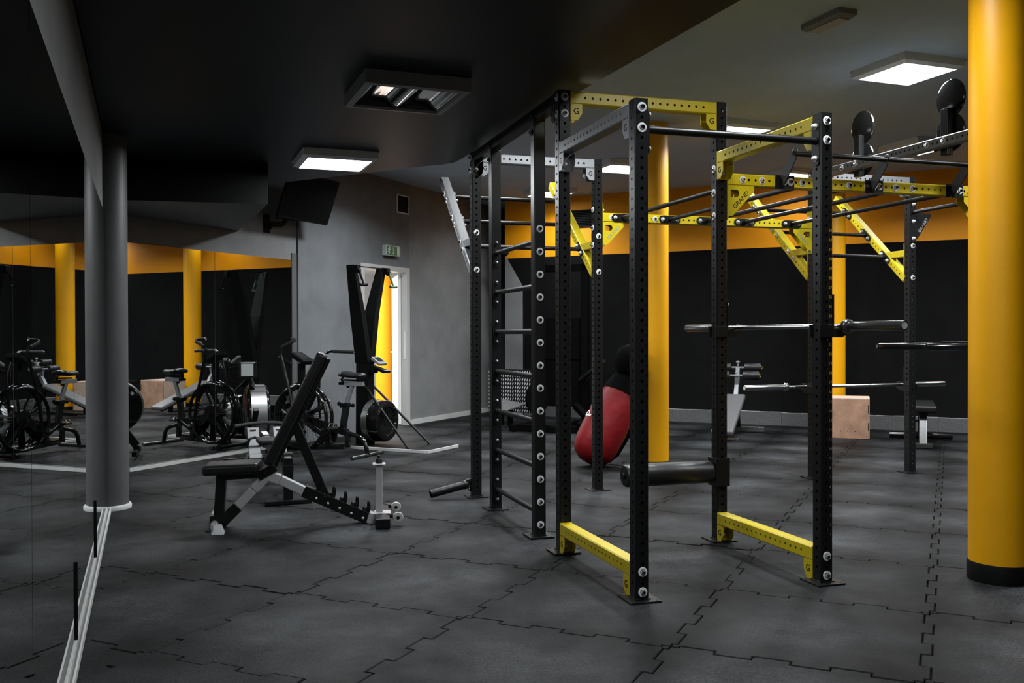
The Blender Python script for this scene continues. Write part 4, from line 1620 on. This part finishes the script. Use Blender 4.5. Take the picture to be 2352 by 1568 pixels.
b.tube([(0.315, 0, 0.80), (0.335, 0, 0.83), (0.31, 0, 0.85)], 0.012, 8)
b.build('slider_end', BLACKM, bike, bevel=0.003)
b = MB()
N = 16
rings = [(-0.150, 0.024, 0.018), (-0.135, 0.045, 0.03), (-0.08, 0.065, 0.034), (0.0, 0.085, 0.034), (0.08, 0.115, 0.038), (0.125, 0.11, 0.036), (0.150, 0.075, 0.025)]
vs, fs = [], []
for i, (x, w_, t__) in enumerate(rings):
    for k in range(N):
        a = 2 * pi * k / N
        vs.append((0.175 + x, w_ * cos(a), 0.872 + (0.012 if i > 3 else -0.004 * i * 0) + t__ * sin(a) * (1.0 if sin(a) > 0 else 0.8)))
for i in range(len(rings) - 1):
    for k in range(N):
        fs.append((i * N + k, i * N + (k + 1) % N, (i + 1) * N + (k + 1) % N, (i + 1) * N + k))
fs += [tuple(range(N)), tuple(range((len(rings) - 1) * N, len(rings) * N))]
b.add(vs, fs)
b.build('saddle', VINYL, bike, smooth=True, ang=75)
b = MB()
b.bar((0.86, 0, 0.72), (0.86, 0, 1.00), 0.06, 0.06, up=(1, 0, 0))
b.build('console_mast', BLACKM, bike, bevel=0.004)
b = MB()
b.bar((0.76, 0, 1.005), (0.945, 0, 1.105), 0.20, 0.05, up=(-0.4, 0, 1))
cn = b.build('console', BLACKM, bike, bevel=0.01)
b = MB()
b.bar((0.79, 0, 1.051), (0.92, 0, 1.122), 0.14, 0.003, up=(-0.5, 0, 1))
b.build('console_screen', BLACKG, cn)
levers = [(0.25, [(0.76, 0.25, 0.25), (0.82, 0.25, 0.64), (0.942, 0.25, 1.06), (0.962, 0.25, 1.12), (0.955, 0.25, 1.16), (0.925, 0.25, 1.19)], [(0.925, 0.25, 1.19), (0.85, 0.25, 1.222), (0.80, 0.245, 1.242), (0.785, 0.225, 1.260), (0.80, 0.195, 1.268), (0.86, 0.165, 1.272)]),
          (-0.22, [(0.76, -0.22, 0.25), (0.79, -0.22, 0.60), (0.775, -0.22, 0.92), (0.73, -0.22, 1.06), (0.70, -0.22, 1.105), (0.64, -0.22, 1.13), (0.60, -0.22, 1.132)], [(0.60, -0.22, 1.132), (0.45, -0.22, 1.128), (0.32, -0.22, 1.125)])]
for y, P, G in levers:
    b = MB()
    b.tube(P, 0.0165, 10)
    b.bar((0.76, y, 0.25), (0.76, y * 0.3, 0.25), 0.03, 0.03)
    lv = b.build('arm_lever', BLACKG, bike, smooth=True)
    b = MB()
    b.tube(G, 0.019, 10)
    b.build('grip', RUBBER, lv, smooth=True)
    b = MB()
    e = V(G[-1])
    d = (e - V(G[-2])).normalized()
    b.lathe(e, d, [(0.019, 0), (0.021, 0.004), (0.020, 0.014), (0, 0.018)], 12)
    b.build('grip_cap', CHROME, lv, smooth=True)
b = MB()
b.lathe((0.52, -0.05, 0.215), VX, [(0.10, 0), (0.105, 0.004), (0.105, 0.010), (0.10, 0.014)], 28)
cw = b.build('chain_ring', HORN, bike, smooth=True, ang=30)
b = MB()
b.bar((0.52, 0.09, 0.215), (0.345, 0.09, 0.315), 0.02, 0.03)
b.bar((0.52, -0.09, 0.215), (0.695, -0.09, 0.115), 0.02, 0.03)
b.cyl((0.52, -0.10, 0.215), (0.52, 0.10, 0.215), 0.018)
b.build('crank', BLACK, cw, bevel=0.003)
for x, z, s in ((0.345, 0.315, 1), (0.695, 0.115, -1)):
    b = MB()
    b.box((x - 0.045, s * 0.105 if s > 0 else -0.195, z - 0.012), (x + 0.045, 0.195 if s > 0 else -0.105, z + 0.012))
    for q in (-0.03, 0.03):
        b.tube([(x + q, s * 0.11, z + 0.012), (x + q * 0.8, s * 0.12, z + 0.04), (x + q * 0.8, s * 0.17, z + 0.045), (x + q, s * 0.19, z + 0.012)], 0.006, 6)
    b.build('pedal', HORN, cw, bevel=0.002)

# ------------------------------------------------------------------ ski machine on its platform
sa = radians(-27.26)
ski = thing('ski_machine', 'black ski machine with V shaped arms on a pale edged platform by the doorway', 'ski machine', (-1.742, 11.175, 0), sa)
b = MB()
b.box((-0.22, -0.315, 0.0), (1.065, 0.315, 0.030))
b.build('platform', BLACKM, ski, bevel=0.004)
b = MB()
P_ = [(-0.22, -0.325), (1.03, -0.325), (1.06, -0.315), (1.077, -0.29), (1.077, 0.33)]
for a, c in zip(P_[:-1], P_[1:]):
    b.bar((a[0], a[1], 0.018), (c[0], c[1], 0.018), 0.020, 0.034)
b.build('platform_edge', TRIML, ski, bevel=0.003)
b = MB()
b.add([(-0.10, -0.062, 0.03), (0.09, -0.062, 0.03), (0.09, 0.062, 0.03), (-0.10, 0.062, 0.03), (-0.09, -0.060, 1.12), (0.085, -0.060, 1.12), (0.085, 0.060, 1.12), (-0.09, 0.060, 1.12)],
      [(3, 2, 1, 0), (4, 5, 6, 7), (0, 1, 5, 4), (1, 2, 6, 5), (2, 3, 7, 6), (3, 0, 4, 7)])
b.build('column_body', BLACKM, ski, bevel=0.006)
for s in (-1, 1):
    b = MB()
    y0, y1 = s * 0.020, s * 0.300
    b.add([(-0.095, y0 - .05, 0.98), (0.090, y0 - .05, 0.98), (0.090, y0 + .05, 0.98), (-0.095, y0 + .05, 0.98),
           (-0.085, y0 + s * 0.115 - .045, 1.55), (0.080, y0 + s * 0.115 - .045, 1.55), (0.080, y0 + s * 0.115 + .04, 1.55), (-0.085, y0 + s * 0.115 + .04, 1.55),
           (-0.030, y1 - .025, 2.125), (0.080, y1 - .025, 2.125), (0.080, y1 + .025, 2.125), (-0.030, y1 + .025, 2.125)],
          [(3, 2, 1, 0), (8, 9, 10, 11), (0, 1, 5, 4), (1, 2, 6, 5), (2, 3, 7, 6), (3, 0, 4, 7), (4, 5, 9, 8), (5, 6, 10, 9), (6, 7, 11, 10), (7, 4, 8, 11)])
    am = b.build('upper_arm', BLACKM, ski, bevel=0.005)
    b = MB()
    b.box((0.070, y1 - 0.035, 2.05), (0.130, y1 + 0.035, 2.12))
    b.lathe((0.125, y1 - 0.02, 2.055), VX, [(0, 0), (0.03, 0.0), (0.03, 0.04), (0, 0.04)], 14)
    b.build('pulley', BLACKM, am, bevel=0.004)
    b = MB()
    b.tube([(0.145, y1, 2.055), (0.160, y1, 2.00), (0.185, y1, 1.94), (0.20, y1, 1.90)], 0.013, 8)
    b.tube([(0.18, y1 - .045, 1.895), (0.20, y1, 1.888), (0.22, y1 + .045, 1.895)], 0.016, 8)
    b.build('pull_handle', CORDG if s > 0 else BLACKM, am, smooth=True)
b = MB()
b.bar((0.02, -0.285, 2.118), (0.02, 0.285, 2.118), 0.012, 0.012)
b.build('top_rod', BLACKM, ski)
b = MB()
b.lathe((0.09, 0, 0.305), UX, [(0.0, 0), (0.20, 0.0), (0.235, 0.015), (0.242, 0.03), (0.242, 0.20), (0.232, 0.225), (0.205, 0.24), (0.17, 0.236), (0.155, 0.215), (0.06, 0.215), (0.05, 0.225), (0, 0.225)], 44)
fw = b.build('flywheel_cage', BLACKG, ski, smooth=True, ang=30)
b = MB()
b.lathe((0.105, 0, 0.305), UX, [(0.243, 0), (0.2475, 0.001), (0.2475, 0.074), (0.243, 0.075)], 44, caps=False)
b.build('cage_band', BANDM, fw, smooth=True)
for k in range(3):
    a = radians(35 + 55 * k)
    b = MB()
    b.bar((0.320, 0.19 * cos(a), 0.305 + 0.19 * sin(a)), (0.320, 0.06 * cos(a), 0.305 + 0.06 * sin(a)), 0.012, 0.008, up=UX)
    b.build('cage_spoke', BLACKM, fw)
b = MB()
b.bar((0.09, 0, 0.92), (0.16, 0, 0.90), 0.09, 0.08)
b.bar((0.15, 0, 0.93), (0.30, 0.0, 0.88), 0.10, 0.035)
b.build('monitor_shelf', BLACKM, ski, bevel=0.006)
b = MB()
u2 = V((0.55, 0, 0.83))
b.bar((0.135, 0, 1.045), (0.255, 0, 0.965), 0.15, 0.035, up=u2)
mo = b.build('monitor', LSILV, ski, bevel=0.008)
b = MB()
b.bar(V((0.150, 0, 1.036)) + u2.normalized() * 0.017, V((0.225, 0, 0.986)) + u2.normalized() * 0.017, 0.105, 0.004, up=u2)
b.build('monitor_screen', LCD if False else HORN, mo)
b = MB()
b.cyl((0.30, -0.06, 0.885), (0.30, 0.06, 0.885), 0.02, seg=12)
b.build('control_roll', BLACKG, ski, smooth=True)
for y in (-0.155, 0.155):
    b = MB()
    b.cyl((0.76, y * 1.5, 0.028), (0.02, y * 0.45, 0.745), 0.0145, seg=10)
    b.build('brace_rod', BLACK, ski, smooth=True)

# ------------------------------------------------------------------ things by the back wall
# wooden box
bx_a = atan2(BWD.y, BWD.x)
boxp = thing('plyo_box', 'pale plywood jump box before the black back wall', 'wooden box', (4.452, 11.72, 0), bx_a + radians(6))
Wb, Db, Hb, tk = 0.61, 0.50, 0.505, 0.018
b = MB()
b.box((-Wb, 0, 0.0), (0, tk, Hb - tk))
b.build('front_panel', WOOD, boxp, bevel=0.002)
b = MB()
b.box((-Wb, Db - tk, 0.0), (0, Db, Hb - tk))
b.build('rear_panel', WOOD, boxp, bevel=0.002)
for x0 in (-Wb, -tk):
    b = MB()
    b.box((x0, tk, 0.0), (x0 + tk, Db - tk, Hb - tk))
    b.build('end_panel', WOODE, boxp, bevel=0.002)
b = MB()
b.box((-Wb, 0, Hb - tk), (0, Db, Hb))
b.build('top_panel', WOODE, boxp, bevel=0.003)
for x, z0, z1 in ((-0.012, 0.10, 0.20), (-0.012, 0.32, 0.42)):
    b = MB()
    b.box((x - 0.007, -0.001, z0), (x + 0.004, 0.002, z1))
    b.build('finger_joint', BLACKM, boxp)
for x in (-0.34, -0.26, -0.17):
    b = MB()
    b.lathe((x, -0.0006, 0.09), (0, -1, 0), [(0.006, 0), (0, 0.0004)], 8)
    b.build('screw_head', BLACKM, boxp)

# decline bench
db = thing('decline_bench', 'decline bench with grey pad and black foot rollers by the back wall', 'weight bench', (2.53, 11.37, 0), radians(90 - 22))
ud = V((1.03, 0, 0.42)).normalized()
upd = V((-ud.z, 0, ud.x))
b = MB()
b.bar(V((0.0, 0, 0.11)), V((1.06, 0, 0.50)), 0.27, 0.07, up=upd)
b.build('back_pad', VINYLG, db, bevel=0.028, smooth=True, seg=4)
b = MB()
b.bar(V((0.10, 0, 0.09)), V((1.20, 0, 0.50)), 0.06, 0.06, up=upd)
b.bar((0.30, 0, 0.15), (0.30, 0, 0.0), 0.06, 0.05, up=(1, 0, 0))
b.bar((0.15, -0.0, 0.05), (0.15, 0.0, 0.049), 0.05, 0.05)
b.bar((1.10, 0, 0.46), (1.36, 0, 0.06), 0.06, 0.06)
b.bar((0.30, 0, 0.03), (1.36, 0, 0.05), 0.05, 0.05)
b.build('frame', BLACK, db, bevel=0.004)
b = MB()
b.bar((1.36, -0.34, 0.045), (1.36, 0.34, 0.045), 0.08, 0.07)
b.bar((0.30, -0.16, 0.02), (0.30, 0.16, 0.02), 0.05, 0.04)
b.build('foot_bar', STEEL, db, bevel=0.006)
b = MB()
b.bar((1.12, 0, 0.50), (1.26, 0, 0.72), 0.055, 0.06)
b.build('roller_post', LSILV, db, bevel=0.004)
b = MB()
b.bar((1.20, 0, 0.62), (1.17, 0, 0.765), 0.045, 0.04)
b.bar((1.26, 0, 0.70), (1.30, 0, 0.86), 0.05, 0.05)
b.lathe((1.30, 0, 0.88), Z, [(0.012, 0), (0.012, 0.05), (0.026, 0.052), (0.022, 0.072), (0, 0.078)], 12)
b.lathe((1.16, 0, 0.79), Z, [(0.012, 0), (0.024, 0.012), (0, 0.02)], 12)
b.cyl((1.15, -0.32, 0.765), (1.15, 0.32, 0.765), 0.014)
b.cyl((1.31, -0.32, 0.865), (1.31, 0.32, 0.865), 0.014)
b.build('roller_frame', SILV, db, bevel=0.002)
for x, z in ((1.15, 0.765), (1.31, 0.865)):
    for s in (-1, 1):
        b = MB()
        b.lathe((x, s * 0.085, z), VX * s, [(0.016, 0), (0.056, 0.004), (0.061, 0.016), (0.061, 0.20), (0.054, 0.214), (0.016, 0.216)], 20)
        rp = b.build('foot_roller', VINYL, db, smooth=True)
        b = MB()
        b.lathe((x, s * 0.298, z), VX * s, [(0.03, 0), (0.032, 0.008), (0.018, 0.022), (0, 0.025)], 14)
        b.build('end_cap', CHROME, rp, smooth=True)

# flat bench
fb = thing('flat_bench', 'low flat black bench behind the last rear post', 'weight bench', (4.70, 10.76, 0), radians(90 - 22))
b = MB()
b.bar((-0.02, 0, 0.445), (1.10, 0, 0.445), 0.29, 0.075)
b.build('bench_pad', VINYL, fb, bevel=0.026, smooth=True, seg=4)
b = MB()
b.bar((0.06, 0, 0.385), (1.02, 0, 0.385), 0.10, 0.05)
b.build('pad_frame', BLACK, fb, bevel=0.005)
b = MB()
b.bar((0.16, 0, 0.37), (0.03, 0, 0.04), 0.085, 0.06, up=(1, 0, 0))
b.build('front_leg', HORN, fb, bevel=0.006)
b = MB()
b.bar((0.133, 0, 0.21), (0.045, 0, 0.0), 0.055, 0.062, up=(1, 0, 0))
b.build('leg_label', ARMG, fb)
b = MB()
b.bar((0.015, -0.10, 0.028), (0.015, 0.10, 0.028), 0.08, 0.056)
b.build('front_foot', RUBBER, fb, bevel=0.01)
b = MB()
b.bar((0.90, 0, 0.37), (1.02, 0, 0.05), 0.07, 0.06, up=(1, 0, 0))
b.bar((0.05, 0, 0.05), (1.02, 0, 0.05), 0.05, 0.05)
b.build('rear_leg', BLACK, fb, bevel=0.005)
b = MB()
b.cyl((1.04, -0.36, 0.045), (1.04, 0.36, 0.045), 0.04, seg=18)
b.build('rear_foot', BLACKG, fb, smooth=True)
b = MB()
b.lathe((0.16, 0.045, 0.30), VX, [(0.01, 0), (0.01, 0.03), (0.02, 0.034), (0.02, 0.05), (0, 0.054)], 12)
b.build('adjust_knob', BLACKM, fb, smooth=True)

# red bag leaning on the yellow column, black hood over its top
rb_ = thing('kick_bag', 'red leather bag with a black hood leaning against the yellow column behind the rig', 'punching bag', (0.0, 0.0, 0.0))
p0, p1 = V((0.79, 9.36, 0.155)), V((1.225, 9.60, 0.93))
ax = (p1 - p0).normalized()
LB = (p1 - p0).length
prof = [(0.0, -0.10), (0.10, -0.088), (0.17, -0.045), (0.205, 0.02), (0.222, 0.12), (0.226, 0.30), (0.215, 0.50), (0.195, 0.68), (0.160, 0.82), (0.12, 0.90), (0.0, 0.93)]
b = MB()
b.lathe(p0, ax, prof, 36)
body = b.build('bag_body', RED, rb_, smooth=True, ang=80)
zmin = min(v.co.z for v in body.data.vertices)
p0z = -zmin + 0.001
body.location.z = p0z
cm = V((0, 0, 1.32)) - (p0 + ax * 0.3)
side = ax.cross(V((0, 1, 0))).normalized()
nd = V((-0.90, -0.42, 0))
nrm = (nd - ax * nd.dot(ax)).normalized()
lt = lettering('P', 0.15, BADGE, rb_, p0 + ax * 0.33 + nrm * 0.2275 + Z * p0z, ax, nrm.cross(ax))
lt2 = lettering('I', 0.15, BADGE, rb_, p0 + ax * 0.43 + nrm * 0.2225 + Z * p0z, ax, nrm.cross(ax))
b = MB()
b.lathe(p0 + ax * 0.66 + Z * p0z, ax, [(0.20, 0), (0.206, 0.005), (0.175, 0.155), (0.13, 0.26), (0, 0.30)], 30, caps=False)
b.build('bag_collar', CLOTH, rb_, smooth=True)
b = MB()
b.tube([V((1.20, 9.66, 0.55)), V((1.19, 9.60, 0.30)), V((1.06, 9.55, 0.10)), V((0.98, 9.58, 0.03))], 0.028, 8)
b.build('hanging_strap', CLOTH, rb_, smooth=True)
b = MB()
b.lathe(V((1.17, 9.50, 0.90)), V((0.22, 0.25, 1)), [(0.0, 0.0), (0.11, 0.01), (0.155, 0.07), (0.165, 0.16), (0.14, 0.25), (0.08, 0.305), (0.0, 0.32)], 24)
b.build('bag_hood', CLOTH, rb_, smooth=True)

# plate loaded machine in the far left corner
ma = thing('leg_machine', 'black machine with a diamond plate footboard in the far corner', 'weight machine', (0.62, 13.25, 0), radians(-24))
b = MB()
for x in (-0.46, 0.30):
    b.bar((x, 0.38, 0.0), (x, 0.38, 2.32), 0.10, 0.12, up=(0, 1, 0))
b.bar((-0.51, 0.38, 2.27), (0.35, 0.38, 2.27), 0.12, 0.10)
b.bar((-0.51, 0.38, 1.25), (0.35, 0.38, 1.25), 0.03, 0.60)
b.bar((-0.51, 0.40, 0.62), (0.35, 0.40, 0.62), 0.04, 0.70)
b.bar((-0.35, 0.36, 0.05), (-0.35, -0.75, 0.05), 0.08, 0.08)
b.bar((0.22, 0.36, 0.05), (0.22, -0.75, 0.05), 0.08, 0.08)
b.bar((-0.35, -0.60, 0.05), (0.60, -0.60, 0.05), 0.09, 0.09)
b.bar((0.22, 0.20, 0.30), (0.72, -0.35, 0.05), 0.08, 0.08)
b.bar((0.60, -0.66, 0.08), (0.60, -0.30, 0.13), 0.10, 0.13)
b.build('frame', CLOTH, ma, bevel=0.006)
b = MB()
b.tube([(0.28, 0.25, 0.66), (0.50, 0.10, 0.80), (0.70, -0.02, 0.935)], 0.045, 12)
b.lathe((0.70, -0.02, 0.935), (0.20, -0.12, 0.135), [(0.045, 0), (0.045, 0.004), (0.03, 0.02), (0, 0.024)], 12)
b.build('lever_arm', BLACKG, ma, smooth=True, ang=35)
b = MB()
b.lathe((-0.27, -0.10, 0.42), (1, -0.4, 0), [(0, 0), (0.21, 0.001), (0.225, 0.012), (0.225, 0.05), (0, 0.055)], 28)
b.build('weight_disc', CLOTH, ma, smooth=True, ang=30)
fbd = MB()
fbd.bar((-1.10, 0.10, 0.50), (-0.40, 0.05, 0.50), 0.018, 0.62)
fo = fbd.build('footboard', BLACKG, ma, bevel=0.004)


def diamonds(parent, o, x, y, w, h, nx, ny):
    n = V(x).cross(V(y)).normalized()
    b = MB()
    x, y = V(x).normalized(), V(y).normalized()
    for i in range(nx):
        for j in range(ny):
            c = V(o) + x * ((i + .5) / nx * w) + y * ((j + .5) / ny * h)
            s = 1 if (i + j) % 2 else 1
            d = (x * 0.35 + y * 0.94).normalized()
            e = n.cross(d)
            l_, k_ = h / ny * 0.46, w / nx * 0.26
            b.add([c - d * l_, c + e * k_, c + d * l_, c - e * k_, c + n * 0.003], [(0, 1, 4), (1, 2, 4), (2, 3, 4), (3, 0, 4)])
    q = b.build('tread_studs', DIAM, parent)
    q['kind'] = 'stuff'


diamonds(fo, (-1.10, 0.088, 0.19), (1, -0.07, 0), (0, 0, 1), 0.70, 0.61, 18, 11)
fbd = MB()
fbd.add([(-0.86, -0.06, 0.40), (-0.42, -0.10, 0.33), (-0.50, -0.62, 0.275), (-0.60, -0.62, 0.275), (-0.86, -0.06, 0.385), (-0.42, -0.10, 0.315), (-0.50, -0.62, 0.26), (-0.60, -0.62, 0.26)],
        [(0, 1, 2, 3), (7, 6, 5, 4), (0, 4, 5, 1), (1, 5, 6, 2), (2, 6, 7, 3), (3, 7, 4, 0)])
f2 = fbd.build('step_plate', BANDM, ma)
b = MB()
b.bar((-0.62, -0.20, 0.31), (-0.62, -0.20, 0.02), 0.06, 0.06, up=(0, 1, 0))
b.bar((-0.90, 0.12, 0.20), (-0.90, 0.12, 0.0), 0.06, 0.06, up=(0, 1, 0))
b.bar((-0.90, 0.10, 0.22), (-0.35, 0.20, 0.22), 0.05, 0.05)
b.build('footboard_legs', CLOTH, ma, bevel=0.004)
